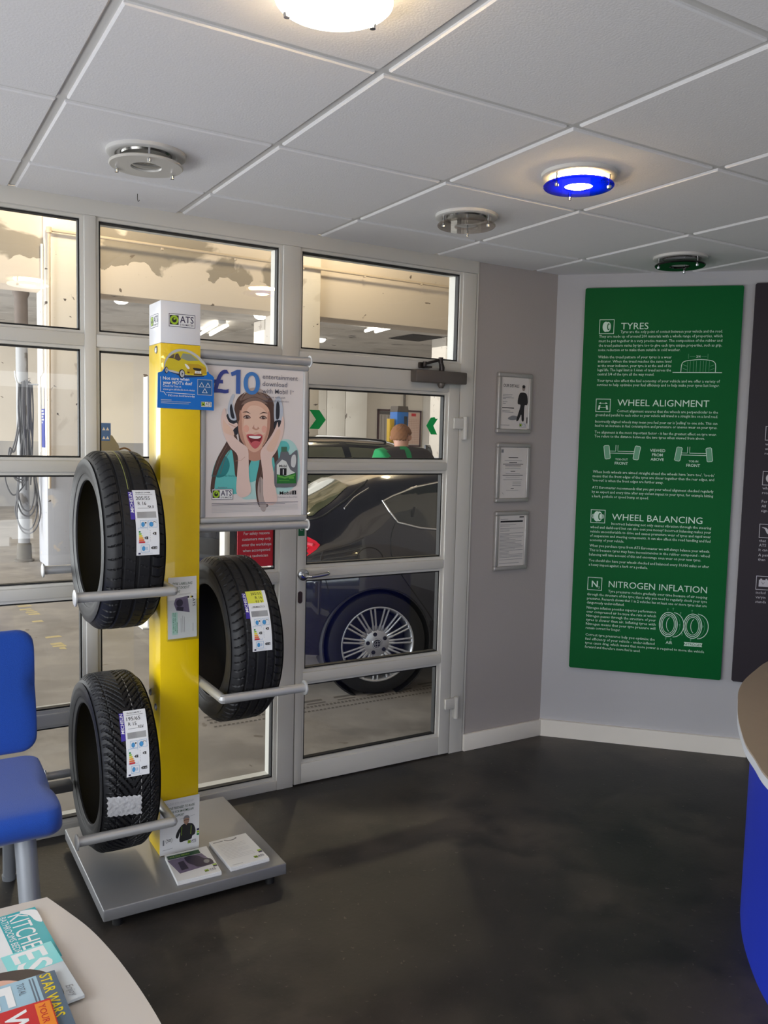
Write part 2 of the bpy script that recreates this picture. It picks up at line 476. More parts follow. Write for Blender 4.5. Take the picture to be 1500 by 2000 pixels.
# ------------------------------------------------------------------ glazed screen to the workshop
def pane_parts(par, x0, x1, z0, z1, yf, bw=0.016, depth=0.088):
    """glass, black gasket and glazing bead round one opening; x0..z1 is the visible glass"""
    b = MB(); b.box((x0-0.006, yf+0.022, z0-0.006), (x1+0.006, yf+0.028, z1+0.006)); b.build('glass_pane', M_GLASS, par, smooth=False)
    b = MB()
    for lo, hi in (((x0-0.001, z0-0.001), (x0+0.004, z1+0.001)), ((x1-0.004, z0-0.001), (x1+0.001, z1+0.001)), ((x0, z0-0.001), (x1, z0+0.004)), ((x0, z1-0.004), (x1, z1+0.001))):
        b.box((lo[0], yf+0.010, lo[1]), (hi[0], yf+0.036, hi[1]))
    b.build('gasket', M_GASKET, par, smooth=False)
    b = MB()
    # bead: a bevelled rim on both faces of the glass
    for ya, yb in ((yf+0.004, yf+0.020), (yf+depth, yf+0.030)):
        sl = 0.003 if ya < yb else 0.001
        o = [(x0-bw, z0-bw), (x1+bw, z0-bw), (x1+bw, z1+bw), (x0-bw, z1+bw)]; q = [(x0, z0), (x1, z0), (x1, z1), (x0, z1)]
        V = [(x, ya, z) for x, z in o]+[(x+(sl if k in (1, 2) else -sl), ya, z+(sl if k > 1 else -sl)) for k, (x, z) in enumerate(q)]+[(x, yb, z) for x, z in q]
        b.add(V, [(k, (k+1) % 4, 4+(k+1) % 4, 4+k) for k in range(4)]+[(4+k, 4+(k+1) % 4, 8+(k+1) % 4, 8+k) for k in range(4)])
    b.build('glazing_bead', M_FRAME, par, smooth=False)
win = thing('window_1', (0.7, YW, 0), 'white framed glazed screen looking into the workshop', None, None, 'structure')
b = MB(); b.use(M_FRAME)
yf, yk = YW-0.010, YW+0.115
bv = 0.003
V1 = (0.672, 0.714); V2 = (1.468, 1.546); V3 = (2.393, PX1)
for x0, x1 in (V1, V2): b.box((x0, yf, 0), (x1, yk, 2.336), bv)
b.box((-0.278, yf, 0), (-0.236, yk, 2.336), bv)
b.box((XL, yf, 0), (-1.16, yk, 2.336), bv)
b.box((V3[0], yf+0.004, 0), (V3[1], yk, 2.336), bv)
b.box((2.468, YW-0.006, 0), (2.484, YW+0.01, CZ), 0.002)
b.box((XL, yf-0.001, 2.336), (V3[1], yk, CZ+0.005), bv)
def rail(xa, xb, z0, z1): b.box((xa, yf+0.002, z0), (xb, yk, z1), bv)
for xa, xb in ((-1.16, -0.278), (-0.236, V1[0])):
    for z0, z1 in ((0.0, 0.042), (0.438, 0.482), (0.924, 0.966), (1.394, 1.436), (1.862, 1.908)): rail(xa, xb, z0, z1)
for z0, z1 in ((0.0, 0.042), (0.924, 0.966), (1.394, 1.436), (1.862, 1.908)): rail(V1[1], V2[0], z0, z1)
rail(V2[1], V3[0], 1.866, 1.908)
b.build('frame', None, win)
ROW5 = ((0.057, 0.423), (0.497, 0.909), (0.980, 1.380), (1.450, 1.848), (1.922, 2.322))
for z0, z1 in ROW5:
    pane_parts(win, -1.144, -0.294, z0, z1, YW); pane_parts(win, -0.220, 0.657, z0, z1, YW, depth=0.036)
for z0, z1 in ((0.057, 0.909), (0.980, 1.380), (1.450, 1.848), (1.922, 2.322)): pane_parts(win, 0.730, 1.452, z0, z1, YW)
pane_parts(win, 1.562, 2.378, 1.922, 2.322, YW)

# ------------------------------------------------------------------ door
dr = thing('door_1', (2.39, YW, 0), 'white glazed door to the workshop with four panes', None, None, 'structure')
b = MB(); b.use(M_FRAME)
yd = YW-0.008; dk = YW+0.048
DX0, DX1 = 1.551, 2.389
b.box((DX0, yd, 0.006), (1.586, dk, 1.861), bv); b.box((2.328, yd, 0.006), (DX1, dk, 1.861), bv)
DP = ((0.112, 0.450), (0.525, 0.917), (0.990, 1.385), (1.455, 1.755))
rails = [(0.006, 0.096), (0.466, 0.509), (0.933, 0.974), (1.401, 1.439), (1.771, 1.861)]
for z0, z1 in rails: b.box((1.586, yd+0.001, z0), (2.328, dk, z1), bv)
b.build('door_leaf', None, dr)
for z0, z1 in DP: pane_parts(dr, 1.602, 2.312, z0, z1, YW, depth=0.036)
b = MB(); b.use(M_GASKET)
b.box((V2[1]-0.001, YW+0.012, 0), (DX0+0.001, YW+0.05, 1.864)); b.box((DX1-0.001, YW+0.012, 0), (V3[0]+0.001, YW+0.05, 1.864)); b.box((DX0, YW+0.012, 1.860), (DX1, YW+0.05, 1.868))
b.build('door_seal', None, dr, smooth=False)
# lever handle on a round rose
h = MB(); h.use(M_CHROME)
h.lathe([(0, -0.012), (0.020, -0.012), (0.025, -0.009), (0.026, -0.004), (0.026, 0.0)], (1.579, yd, 0.948), 'y', 40)
h.tube(smooth_open([(1.579, yd-0.010, 0.948), (1.579, yd-0.030, 0.948), (1.584, yd-0.044, 0.947), (1.600, yd-0.050, 0.946), (1.640, yd-0.050, 0.949), (1.668, yd-0.050, 0.953), (1.680, yd-0.046, 0.954), (1.686, yd-0.034, 0.954)], 6), 0.0085, 16)
h.build('door_handle', None, dr, label='chrome lever handle')
h = MB(); h.prism([(x, z) for x, z in ell(0, 0.016, 0.0105, 0.0105, 14, 0, 0, pi)+ell(0, -0.016, 0.0105, 0.0105, 14, 0, pi, 2*pi)], frame((1.567, yd-0.003, 0.849), (1, 0, 0), (0, 0, 1), (0, 1, 0)), 0.004)
h.build('keyhole_plate', mat('dark_bronze', (74, 58, 54), 0.4, metal=0.5), dr)
for hz in (1.600, 0.232):
    h = MB(); h.use(M_FRAME)
    h.box((2.352, yd-0.016, hz), (2.412, yd, hz+0.052), 0.003)
    h.cyl((2.418, yd-0.012, hz-0.05), (2.418, yd-0.012, hz+0.058), 0.0125, 20)
    h.box((2.406, yd-0.014, hz-0.05), (2.432, yd+0.004, hz-0.006), 0.003)
    h.build('hinge', None, dr)
# overhead closer
M_CLOSER = mat('closer_bronze', (112, 104, 98), 0.4, metal=0.55, var=0.04)
h = MB(); h.use(M_CLOSER)
h.box((2.108, yd-0.052, 1.808), (2.392, yd, 1.864), 0.005)
h.lathe([(0, -0.022), (0.010, -0.022), (0.018, -0.006), (0.018, 0.0)], (2.262, yd-0.026, 1.808), 'z', 24)
clo = h.build('door_closer', None, dr, label='bronze overhead closer with a folding arm')
h = MB(); h.use(mat('closer_arm_steel', (62, 56, 54), 0.35, metal=0.7))
h.cyl((2.262, yd-0.026, 1.864), (2.262, yd-0.026, 1.880), 0.010, 18)
h.tube([(2.262, yd-0.026, 1.866), (2.262, yd-0.028, 1.880), (2.250, yd-0.034, 1.912)], [0.013, 0.013, 0.009], 12)
h.cyl((2.250, yd-0.034, 1.900), (2.250, yd-0.034, 1.926), 0.011, 18)
h.tube([(2.250, yd-0.034, 1.916), (2.166, yd-0.026, 1.892)], 0.0062, 10)
h.box((2.146, yd-0.016, 1.874), (2.176, yd-0.002, 1.900), 0.002); h.cyl((2.166, yd-0.028, 1.880), (2.166, yd-0.028, 1.902), 0.009, 16)
h.box((2.160, yd-0.030, 1.876), (2.206, yd-0.002, 1.884), 0.001)
h.build('closer_arm', None, clo)
# stickers on the door
A = Art(frame((0, YW+0.0215, 0), (1, 0, 0), (0, 0, 1), (0, -1, 0)))
cx, cz, hh, ww = 1.652, 1.622, 0.041, 0.040
A.poly([(cx-ww, cz+hh), (cx+0.008, cz+hh), (cx+ww, cz), (cx+0.008, cz-hh), (cx-ww, cz-hh), (cx-0.008, cz)], mat('sticker_green', (0, 172, 82), 0.4, var=0.0), 1)
A.build('chevron_sticker', dr, 'green chevron pointing right')
A = Art(frame((0, YW+0.0215, 0), (1, 0, 0), (0, 0, 1), (0, -1, 0)))
cx, cz = 2.258, 1.612
A.poly([(cx-ww*0.9, cz), (cx-0.012, cz+hh*0.92), (cx+0.010, cz+hh), (cx+0.016, cz+hh*0.8), (cx+ww*0.72, cz+hh*0.84), (cx+0.004, cz), (cx+ww*0.68, cz-hh), (cx-0.008, cz-hh)], MC['sticker_green'], 1)
A.build('chevron_sticker', dr, 'green chevron pointing left with a torn corner')
A = Art(frame((0, yd-0.0006, 0), (1, 0, 0), (0, 0, 1), (0, -1, 0)))
A.rect(1.554, 1.118, 1.584, 1.300, mat('push_plate_green', (8, 92, 52), 0.4, var=0.0), 1)
for k, ch_ in enumerate('PULL'): A.text(ch_, 1.569, 1.262-k*0.040, 0.030, M_LGREY, 2, align='c')
A.build('pull_sign', dr, 'small green plate reading PULL')
# ------------------------------------------------------------------ ceiling lamps
M_WENAM = mat('lamp_white_enamel', (200, 198, 194), 0.4, var=0.02)
M_REFL = mat('lamp_reflector', (120, 118, 114), 0.2, metal=0.9, var=0.1, scale=60)
M_OPAL = mat('opal_disc', (196, 192, 184), 0.35, var=0.02)
M_SMOKE = mat('smoked_disc', (12, 11, 11), 0.06, var=0.0, spec=0.7)
M_CLEARD = glass_mat('clear_disc', (0.78, 0.74, 0.70), 0.05, 0.5)
M_BLUED = glass_mat('blue_disc', (0.004, 0.02, 0.45), 0.03, 0.4, trans=(0.004, 0.02, 0.20))
M_BULB = mat('lamp_glow', (255, 244, 214), 0.5, var=0, emit=(255, 214, 150), es=110.0)
def ceiling_lamp(x, y, disc, label, lit=0.0, ang=0.0, watt=0.0):
    t = thing('ceiling_lamp', (x, y, CZ), label, 'ceiling lamp', 'round glass disc lamps in the ceiling')
    b = MB(); b.lathe([(0.040, -0.006), (0.088, -0.006), (0.092, -0.011), (0.112, -0.013), (0.117, -0.010), (0.118, 0.0), (0.04, 0.0)], (x, y, CZ), 'z', 64, True)
    b.build('base_ring', M_WENAM, t)
    b = MB(); b.lathe([(0.0, -0.008), (0.030, -0.009), (0.060, -0.011), (0.074, -0.012), (0.078, -0.004), (0.0, -0.003)], (x, y, CZ), 'z', 48)
    b.build('reflector', M_BULB if lit else M_REFL, t)
    zb = CZ-0.042
    if lit:
        b = MB(); b.lathe([(0.0, -0.044), (0.026, -0.043), (0.040, -0.036), (0.042, -0.016), (0.0, -0.010)], (x, y, CZ), 'z', 32); b.build('bulb', M_BULB, t)
    b = MB(); b.lathe([(0.046, 0.0), (0.107, 0.0), (0.110, 0.003), (0.110, 0.006), (0.107, 0.009), (0.046, 0.009), (0.044, 0.0045)], (x, y, zb), 'z', 72, True)
    b.build('glass_disc', disc, t)
    for k in range(3):
        a = ang+k*2*pi/3
        b = MB(); px, py = x+0.096*cos(a), y+0.096*sin(a)
        b.cyl((px, py, zb-0.008), (px, py, CZ-0.008), 0.0035, 12); b.lathe([(0, -0.012), (0.006, -0.012), (0.007, -0.004), (0.0, 0.0)], (px, py, zb), 'z', 14)
        b.build('stud', M_CHROME, t)
    return t
cxs = [GX0+0.3+0.6*k for k in range(6)]; cys = [GY0-0.3-0.6*k for k in range(5)]
ceiling_lamp(0.725, 2.650, M_OPAL, 'unlit ceiling lamp with an opal white disc, nearest the left window', ang=0.35)
ceiling_lamp(1.935, 2.655, M_CLEARD, 'unlit ceiling lamp with a clear glass disc above the door', ang=0.9)
ceiling_lamp(1.922, 2.045, M_BLUED, 'lit ceiling lamp glowing through a cobalt blue disc', lit=1, ang=1.1, watt=8)
ceiling_lamp(3.130, 2.655, M_SMOKE, 'unlit ceiling lamp with a dark smoked disc above the green panel', ang=0.5)
ceiling_lamp(0.752, 1.470, mat('opal_lit_disc', (255, 250, 235), 0.4, var=0, emit=(255, 246, 222), es=6.0), 'lit ceiling lamp glaring white at the top edge of the photo', lit=1, ang=0.2, watt=9)
b = MB(); hk = smooth_open([(0.820, 3.110, CZ), (0.820, 3.110, CZ-0.018), (0.822, 3.108, CZ-0.026), (0.826, 3.104, CZ-0.022)], 5)
b.tube(hk, 0.0012, 8)
tag(b.build('ceiling_hook', mat('dark_wire', (60, 58, 56), 0.5, metal=0.5)), 'tiny wire hook hanging from a ceiling tile by the window', 'hook')

# ------------------------------------------------------------------ information panels on the angled wall
FP = frame(Vector((XC, YW, 0))-NW*0.026, EW, (0, 0, 1), -NW)
M_PG = mat('panel_green', (0, 92, 42), 0.55, var=0.03, scale=4, spec=0.15)
M_INK = mat('panel_print', (206, 230, 214), 0.55, var=0.0)
M_INKD = mat('panel_print_soft', (96, 158, 122), 0.55, var=0.0)
def board(name, s0, s1, z0, z1, m, label):
    t = thing(name, FP((s0+s1)/2, z0), label, 'information panel')
    bm = MB(); q = 0.006
    bm.prism([(s0+q, z0), (s1-q, z0), (s1, z0+q), (s1, z1-q), (s1-q, z1), (s0+q, z1), (s0, z1-q), (s0, z0+q)], frame(Vector((XC, YW, 0))-NW*0.026, EW, (0, 0, 1), NW), 0.012)
    bm.build('board', m, t)
    for ss in (s0+0.08, s1-0.08):
        for zz in (z0+0.12, z1-0.12):
            c = MB(); c.cyl(FP(ss, zz, -0.012), FP(ss, zz, -0.0255), 0.012, 16); c.build('standoff', M_ALU, t)
    return t
gp = board('information_panel', 0.139, 0.880, 0.384, 2.320, M_PG, 'tall green panel headed TYRES on the angled wall')
A = Art(FP)
S0, S1 = 0.215, 0.795
def body(lines, z, pitch, s0=S0, s1=S1, indent=0.0, last=None):
    """justified lines; last = right end of the final line"""
    for k, t in enumerate(lines):
        a = s0+(indent if k == 0 else 0)
        e = s1 if (last is None or k < len(lines)-1) else last
        A.text(t, a, z-k*pitch, 0.0192, M_INK, 1, width=e-a, res=1, bold=0.006)
def head(t, z, e, sz=0.046): A.text(t, 0.319, z, sz, M_INK, 1, width=e-0.319, bold=0.0, res=3)
def icon(z0, z1, s0=0.214, s1=0.286): A.frame(s0, z0, s1, z1, 0.0028, M_INK, 1)
IND = 0.103
head('TYRES', 2.116, 0.449); icon(2.094, 2.165)
body(['Tyres are the only point of contact between your vehicle and the road.', 'They are made up of around 200 materials with a whole range of properties, which', 'must be put together in a very precise manner. The composition of the rubber and', 'the tread pattern varies by tyre too to give each tyre unique properties, such as grip,', 'noise reduction or to make them suitable in cold weather.'], 2.0975, 0.0222, indent=IND, last=0.605)
body(['Within the tread pattern of your tyres is a wear', 'indicator. When the tread reaches the same level', 'as the wear indicator, your tyre is at the end of its', 'legal life. The legal limit is 1.6mm of tread across the', 'central 3/4 of the tyre all the way round.'], 1.9735, 0.0213, s1=0.566, last=0.488)
body(['Your tyres also affect the fuel economy of your vehicle and we offer a variety of', 'services to help optimise your fuel efficiency and to help make your tyres last longer.'], 1.8565, 0.0205)
head('WHEEL ALIGNMENT', 1.7385, 0.752); icon(1.706, 1.772)
body(['Correct alignment ensures that the wheels are perpendicular to the', 'ground and parallel to each other so your vehicle will travel in a straight line on a level road.'], 1.7065, 0.0212, indent=IND)
body(["Incorrectly aligned wheels may mean you feel your car is 'pulling' to one side. This can", 'lead to an increase in fuel consumption and premature or uneven wear on your tyres.'], 1.6520, 0.0205)
body(['Toe alignment is the most important factor - it has the greatest effect on tyre wear.', 'Toe refers to the distance between the two tyres when viewed from above.'], 1.5985, 0.0205, last=0.742)
body(["When both wheels are aimed straight ahead the wheels have 'zero toe'. 'toe-in'", 'means that the front edges of the tyres are closer together than the rear edges, and', "'toe-out' is when the front edges are further away."], 1.3985, 0.0218, last=0.558)
body(['ATS Euromaster recommends that you get your wheel alignment checked regularly', 'by an expert and every time after any violent impact to your tyres, for example hitting', 'a kerb, pothole or speed bump at speed.'], 1.3190, 0.0222, last=0.492)
head('WHEEL BALANCING', 1.163, 0.752); icon(1.144, 1.212)
body(['Incorrect balancing not only causes vibration through the steering', 'wheel and dashboard but can also cost you money! Incorrect balancing makes your', 'vehicle uncomfortable to drive and causes premature wear of tyres and rapid wear', 'of suspension and steering components. It can also affect the road handling and fuel', 'economy of your vehicle.'], 1.1380, 0.0220, indent=IND, last=0.384)
body(['When you purchase tyres from ATS Euromaster we will always balance your wheels.', 'This is because tyres may have inconsistencies in the rubber compound - wheel', 'balancing will take account of this and encourage even wear on your new tyres.'], 1.0210, 0.0228, last=0.756)
body(['You should also have your wheels checked and balanced every 10,000 miles or after', 'a heavy impact against a kerb or a pothole.'], 0.9450, 0.0225, last=0.504)
head('NITROGEN INFLATION', 0.8180, 0.792); icon(0.797, 0.864)
body(['Tyre pressures reduce gradually over time because of air seeping', 'through the structure of the tyre; this is why you need to regularly check your tyre', 'pressures. Research shows that 1 in 2 vehicles has at least one or more tyres that are', 'dangerously under-inflated.'], 0.7905, 0.0215, indent=IND, last=0.400)
body(['Nitrogen inflation provides superior performance', 'over compressed air because the rate at which', 'Nitrogen passes through the structure of your', 'tyres is slower than air. Inflating tyres with', 'Nitrogen means that your tyre pressure will', 'remain correct for longer.'], 0.6995, 0.0212, s1=0.557, last=0.388)
body(['Correct tyre pressures help you optimise the', 'fuel efficiency of your vehicle - under-inflated'], 0.5580, 0.0218, s1=0.557)
body(['tyres cause drag, which means that more power is required to move the vehicle', 'forward and therefore more fuel is used.'], 0.5150, 0.0215, last=0.490)
# icons and diagrams
def tyre_icon(cx, cz, k=1.0):
    A.poly(ell(cx-0.005*k, cz, 0.015*k, 0.025*k), M_INK, 1); A.poly(ell(cx+0.006*k, cz, 0.014*k, 0.024*k), M_INK, 2)
    A.poly(ell(cx+0.009*k, cz, 0.0075*k, 0.017*k), M_PG, 3); A.poly(ell(cx+0.011*k, cz, 0.0045*k, 0.012*k), M_INK, 4)
tyre_icon(0.250, 2.129); tyre_icon(0.250, 1.178, 1.05)
for sg in (-1, 1):
    for q in (0.024, 0.029): A.line(ell(0.250, 1.178, q, 0.020, 8, 0, -0.6 if sg > 0 else pi-0.6, 0.6 if sg > 0 else pi+0.6), 0.0022, M_INK, 1)
A.line([(0.232, 1.750), (0.268, 1.750)], 0.002, M_INK, 1)
for sg in (-1, 1):
    A.poly([(0.250+sg*0.022, 1.750), (0.250+sg*0.011, 1.7545), (0.250+sg*0.011, 1.7455)], M_INK, 2)
    A.poly([(0.250+sg*0.013, 1.740), (0.250+sg*0.021, 1.740), (0.250+sg*0.025, 1.718), (0.250+sg*0.016, 1.718)], M_INK, 1)
A.line([(0.236, 1.729), (0.264, 1.729)], 0.0022, M_INK, 1)
A.text('N', 0.250, 0.814, 0.046, M_INK, 1, align='c', bold=0.05); A.text('2', 0.268, 0.808, 0.016, M_INK, 1)
cz = 1.855
pr_ = [(0.612, 1.906), (0.616, 1.948), (0.634, 1.961), (0.662, 1.965), (0.700, 1.968), (0.738, 1.965), (0.760, 1.959), (0.771, 1.943), (0.772, 1.906)]
A.line([tuple(p) for p in [(v.x, v.y) for v in smooth_open([(x, z, 0) for x, z in pr_], 4)]], 0.0030, M_INK, 1)
A.line([(0.574, 1.905), (0.802, 1.905)], 0.0030, M_INK, 1)
for xx in (0.642, 0.654, 0.670, 0.683, 0.701, 0.715, 0.727, 0.742): A.line([(xx, 1.907), (xx, 1.961)], 0.0016, M_INKD, 1)
for xx, d in ((0.620, 0.020), (0.622, 0.020), (0.746, 0.020)):
    for zz in (1.917, 1.935): A.line([(xx, zz+(0.008 if xx < 0.7 else 0)), (xx+d, zz+(0 if xx < 0.7 else 0.008))], 0.0015, M_INKD, 1)
for xx in (0.644, 0.734): A.line([(xx, 1.971), (xx, 1.995)], 0.0016, M_INKD, 1)
A.line([(0.650, 1.983), (0.676, 1.983)], 0.0016, M_INKD, 1); A.line([(0.704, 1.983), (0.728, 1.983)], 0.0016, M_INKD, 1)
A.text('3/4', 0.690, 1.977, 0.016, M_INK, 1, align='c', bold=0.02)
def axle(cx, tilt, lab):
    for sg in (-1, 1):
        rot = sg*tilt; q = []
        for (dx, dz) in ((-0.013, -0.030), (-0.009, -0.034), (0.009, -0.034), (0.013, -0.030), (0.013, 0.030), (0.009, 0.034), (-0.009, 0.034), (-0.013, 0.030)):
            q.append((cx+sg*0.072+dx*cos(rot)-dz*sin(rot), 1.505+dx*sin(rot)+dz*cos(rot)))
        A.poly(q, M_INKD, 1); A.line(q, 0.0026, M_INK, 2, True)
    A.line([(cx-0.058, 1.511), (cx-0.030, 1.511), (cx-0.030, 1.542)], 0.0026, M_INK, 1); A.line([(cx-0.020, 1.542), (cx-0.020, 1.511), (cx+0.058, 1.511)], 0.0026, M_INK, 1)
    A.line([(cx-0.058, 1.501), (cx+0.058, 1.501)], 0.0026, M_INK, 1)
    A.text(lab, cx, 1.466, 0.014, M_INK, 1, align='c', bold=0.02); A.text('FRONT', cx, 1.444, 0.020, M_INK, 1, align='c', bold=0.03)
axle(0.352, -0.14, 'TOE-OUT'); axle(0.694, 0.14, 'TOE-IN')
for k, t in enumerate(('VIEWED', 'FROM', 'ABOVE')): A.text(t, 0.523, 1.513-k*0.022, 0.0200, M_INK, 1, align='c', bold=0.03)
def big_tyre(cx, cz):
    for rx, rz, wd in ((0.043, 0.062, 0.0036), (0.036, 0.053, 0.003), (0.029, 0.045, 0.0024)): A.line(ell(cx, cz, rx, rz, 36), wd, M_INK, 1, True)
    A.line(ell(cx+0.024, cz, 0.050, 0.062, 22, 0, -pi/2, pi/2), 0.0032, M_INK, 1)
    A.line(ell(cx+0.017, cz, 0.026, 0.040, 22, 0, pi/2+0.5, 3*pi/2-0.5), 0.0024, M_INK, 1)
    A.line(ell(cx+0.010, cz, 0.047, 0.060, 16, 0, -1.2, 1.2), 0.0012, M_INKD, 1)
big_tyre(0.618, 0.647); big_tyre(0.734, 0.647)
for x, z in ((0.612, 0.722), (0.638, 0.726), (0.674, 0.707), (0.686, 0.602), (0.610, 0.574), (0.634, 0.570), (0.728, 0.722), (0.758, 0.707), (0.728, 0.574), (0.782, 0.647), (0.672, 0.647)):
    A.line([(x, z-0.006), (x, z+0.006)], 0.0022, M_INKD, 1); A.line([(x-0.004, z+0.002), (x, z+0.007), (x+0.004, z+0.002)], 0.0018, M_INKD, 1)
A.text('AIR', 0.626, 0.548, 0.020, M_INK, 1, align='c', bold=0.03)
A.rect(0.698, 0.544, 0.784, 0.564, M_INK, 1); A.text('NITROGEN', 0.741, 0.5475, 0.0175, M_PG, 2, align='c', bold=0.02)
A.build('printing', gp, 'pale green headings, text and diagrams')

M_PD = mat('panel_charcoal', (52, 47, 53), 0.55, var=0.03, scale=4, spec=0.2)
M_INKG = mat('panel_print_grey', (190, 186, 192), 0.55, var=0.0)
dp = board('information_panel', 0.932, 1.673, 0.384, 2.330, M_PD, 'charcoal grey panel cut off by the right edge of the photo')
A = Art(FP); M_INK0 = M_INK; M_INK = M_INKG
for z0 in (1.582, 1.365, 1.108, 0.852):
    A.frame(1.015, z0, 1.086, z0+0.069, 0.0028, M_INKG, 1); A.build('icon_frame', dp); A = Art(FP)
A.rect(1.028, 0.868, 1.072, 0.902, M_INKG, 2); A.rect(1.034, 0.902, 1.042, 0.908, M_INKG, 2); A.rect(1.058, 0.902, 1.066, 0.908, M_INKG, 2); A.line([(1.040, 0.892), (1.048, 0.880), (1.054, 0.890)], 0.002, M_PD, 3)
A.blob([(1.026, 1.160), (1.040, 1.152), (1.052, 1.130), (1.072, 1.124), (1.074, 1.140), (1.058, 1.146), (1.046, 1.158)], M_INKG, 2)
A.poly(ell(1.050, 1.400, 0.020, 0.022), M_INKG, 2); A.poly(ell(1.056, 1.402, 0.008, 0.012), M_PD, 3)
A.poly(ell(1.050, 1.617, 0.018, 0.020), M_INKG, 2)
for z, ws in ((1.558, ('with', 'wor', 'rou')), (1.345, ('which', 'road')), (1.280, ('For', 'All', 'sign')), (1.088, ('that', 'ATS', 'It can')), (1.018, ('A pair', 'than')), (0.832, ('includ', 'varyin', 'standa'))):
    for k, t in enumerate(ws): A.text(t, 1.018, z-k*0.0225, 0.0192, M_INKG, 1, res=1, bold=0.006)
A.build('printing', dp, 'pale grey icons and lettering'); M_INK = M_INK0

# ------------------------------------------------------------------ three framed notices on the grey wall
M_NFR = mat('notice_frame_silver', (178, 174, 170), 0.35, metal=0.45, var=0.03)
FN = frame((0, YW-0.018, 0), (1, 0, 0), (0, 0, 1), (0, -1, 0))
def notice(x0, x1, z0, z1, label):
    t = thing('framed_notice', ((x0+x1)/2, YW, z0), label, 'framed notice', 'framed notices on the grey wall')
    b = MB(); w_ = 0.021
    for lo, hi in (((x0, z0), (x1, z0+w_)), ((x0, z1-w_), (x1, z1)), ((x0, z0+w_*0.9), (x0+w_, z1-w_*0.9)), ((x1-w_, z0+w_*0.9), (x1, z1-w_*0.9))):
        b.box((lo[0], YW-0.022, lo[1]), (hi[0], YW, hi[1]), 0.006, 3)
    b.build('frame', M_NFR, t)
    b = MB(); b.box((x0+w_*0.6, YW-0.014, z0+w_*0.6), (x1-w_*0.6, YW-0.002, z1-w_*0.6))
    sh = b.build('paper', mat('notice_paper', (214, 208, 204), 0.6, var=0.02), t, smooth=False)
    A = Art(frame((0, YW-0.0145, 0), (1, 0, 0), (0, 0, 1), (0, -1, 0)))
    return t, sh, A, x0+w_, x1-w_, z0+w_, z1-w_
t, sh, A, x0, x1, z0, z1 = notice(2.612, 2.828, 1.588, 1.883, 'top framed notice titled OUR DETAILS with a standing man')
A.text('OUR DETAILS', x0+0.014, z1-0.048, 0.021, M_BLACK, 1, width=0.100, bold=0.02)
for k, (l, e) in enumerate(((0.085, .06), (0.092, .055), (0.100, .07), (0.106, .02), (0.120, .03), (0.128, .02))): A.line([(x0+0.012, z1-l), (x0+0.012+e, z1-l)], 0.0022, M_GREY, 1)
A.line([(x0+0.010, z1-0.150), (x0+0.085, z1-0.150)], 0.004, M_BLACK, 1)
for l, e in ((0.164, .05), (0.171, .07)): A.line([(x0+0.012, z1-l), (x0+0.012+e, z1-l)], 0.002, M_GREY, 1)
mx = x1-0.036; M_CLOTH = mat('print_dark_clothes', (40, 36, 38), 0.6, var=0)
A.blob([(mx-0.090, z0+0.052), (mx-0.06, z0+0.066), (mx-0.02, z0+0.060), (mx-0.03, z0+0.048), (mx-0.07, z0+0.044)], M_GREY, 1)
A.blob([(mx-0.012, z1-0.072), (mx+0.012, z1-0.072), (mx+0.027, z1-0.082), (mx+0.034, z1-0.115), (mx+0.028, z1-0.132), (mx+0.014, z1-0.135), (mx+0.012, z1-0.180), (mx+0.012, z0+0.042), (mx-0.001, z0+0.042), (mx-0.006, z1-0.180), (mx-0.022, z0+0.044), (mx-0.036, z0+0.044), (mx-0.016, z1-0.150), (mx-0.014, z1-0.132), (mx-0.030, z1-0.128), (mx-0.030, z1-0.105), (mx-0.022, z1-0.080)], M_CLOTH, 2, 4)
A.poly(ell(mx+0.004, z1-0.050, 0.0095, 0.014), mat('print_skin_grey', (150, 136, 128), 0.6, var=0), 3)
A.poly(ell(mx+0.004, z1-0.042, 0.0098, 0.008), M_CLOTH, 4)
ats_logo(A, x1-0.052, z0+0.010, 0.042, 2); A.rect(x1-0.006, z0+0.03, x1-0.001, z0+0.06, M_BLACK, 1)
A.line([(x0+0.004, z0+0.018), (x0+0.06, z0+0.018)], 0.002, M_GREY, 1)
A.build('printing', sh)
t, sh, A, x0, x1, z0, z1 = notice(2.620, 2.832, 1.244, 1.538, 'middle framed notice, a creased certificate of centred lines')
A.rect(x0+0.008, z1-0.026, x0+0.022, z1-0.010, M_GREY, 1)
mx = (x0+x1)/2
for l, e, k in ((.05, .06, 1), (.065, .11, 0), (.075, .05, 1), (.083, .13, 1), (.091, .10, 1), (.103, .10, 0), (.118, .03, 1), (.130, .09, 0), (.138, .13, 1), (.147, .09, 0), (.160, .12, 0), (.205, .02, 1), (.213, .08, 0)):
    A.line([(mx-e/2, z1-l), (mx+e/2, z1-l)], 0.0028 if k else 0.0016, M_BLACK if k else M_GREY, 1)
for k in range(3): A.line([(mx, z1-0.172-k*0.009), (mx+0.055, z1-0.172-k*0.009)], 0.0016, M_GREY, 1)
A.line([(x0+0.02, z0+0.03), (x0+0.026, z0+0.022), (x0+0.034, z0+0.02)], 0.0016, M_GREY, 1)
A.build('printing', sh)
t, sh, A, x0, x1, z0, z1 = notice(2.626, 2.836, 0.901, 1.198, 'bottom framed notice with a black bar above rows of small text')
A.rect(x0+0.012, z1-0.034, x1-0.012, z1-0.026, M_BLACK, 1); A.rect(x1-0.035, z1-0.012, x1-0.006, z1-0.006, M_BLACK, 1); A.line([(x0+0.012, z1-0.018), (x0+0.06, z1-0.018)], 0.0015, M_GREY, 1)
rr = random.Random(4)
zz = z1-0.046
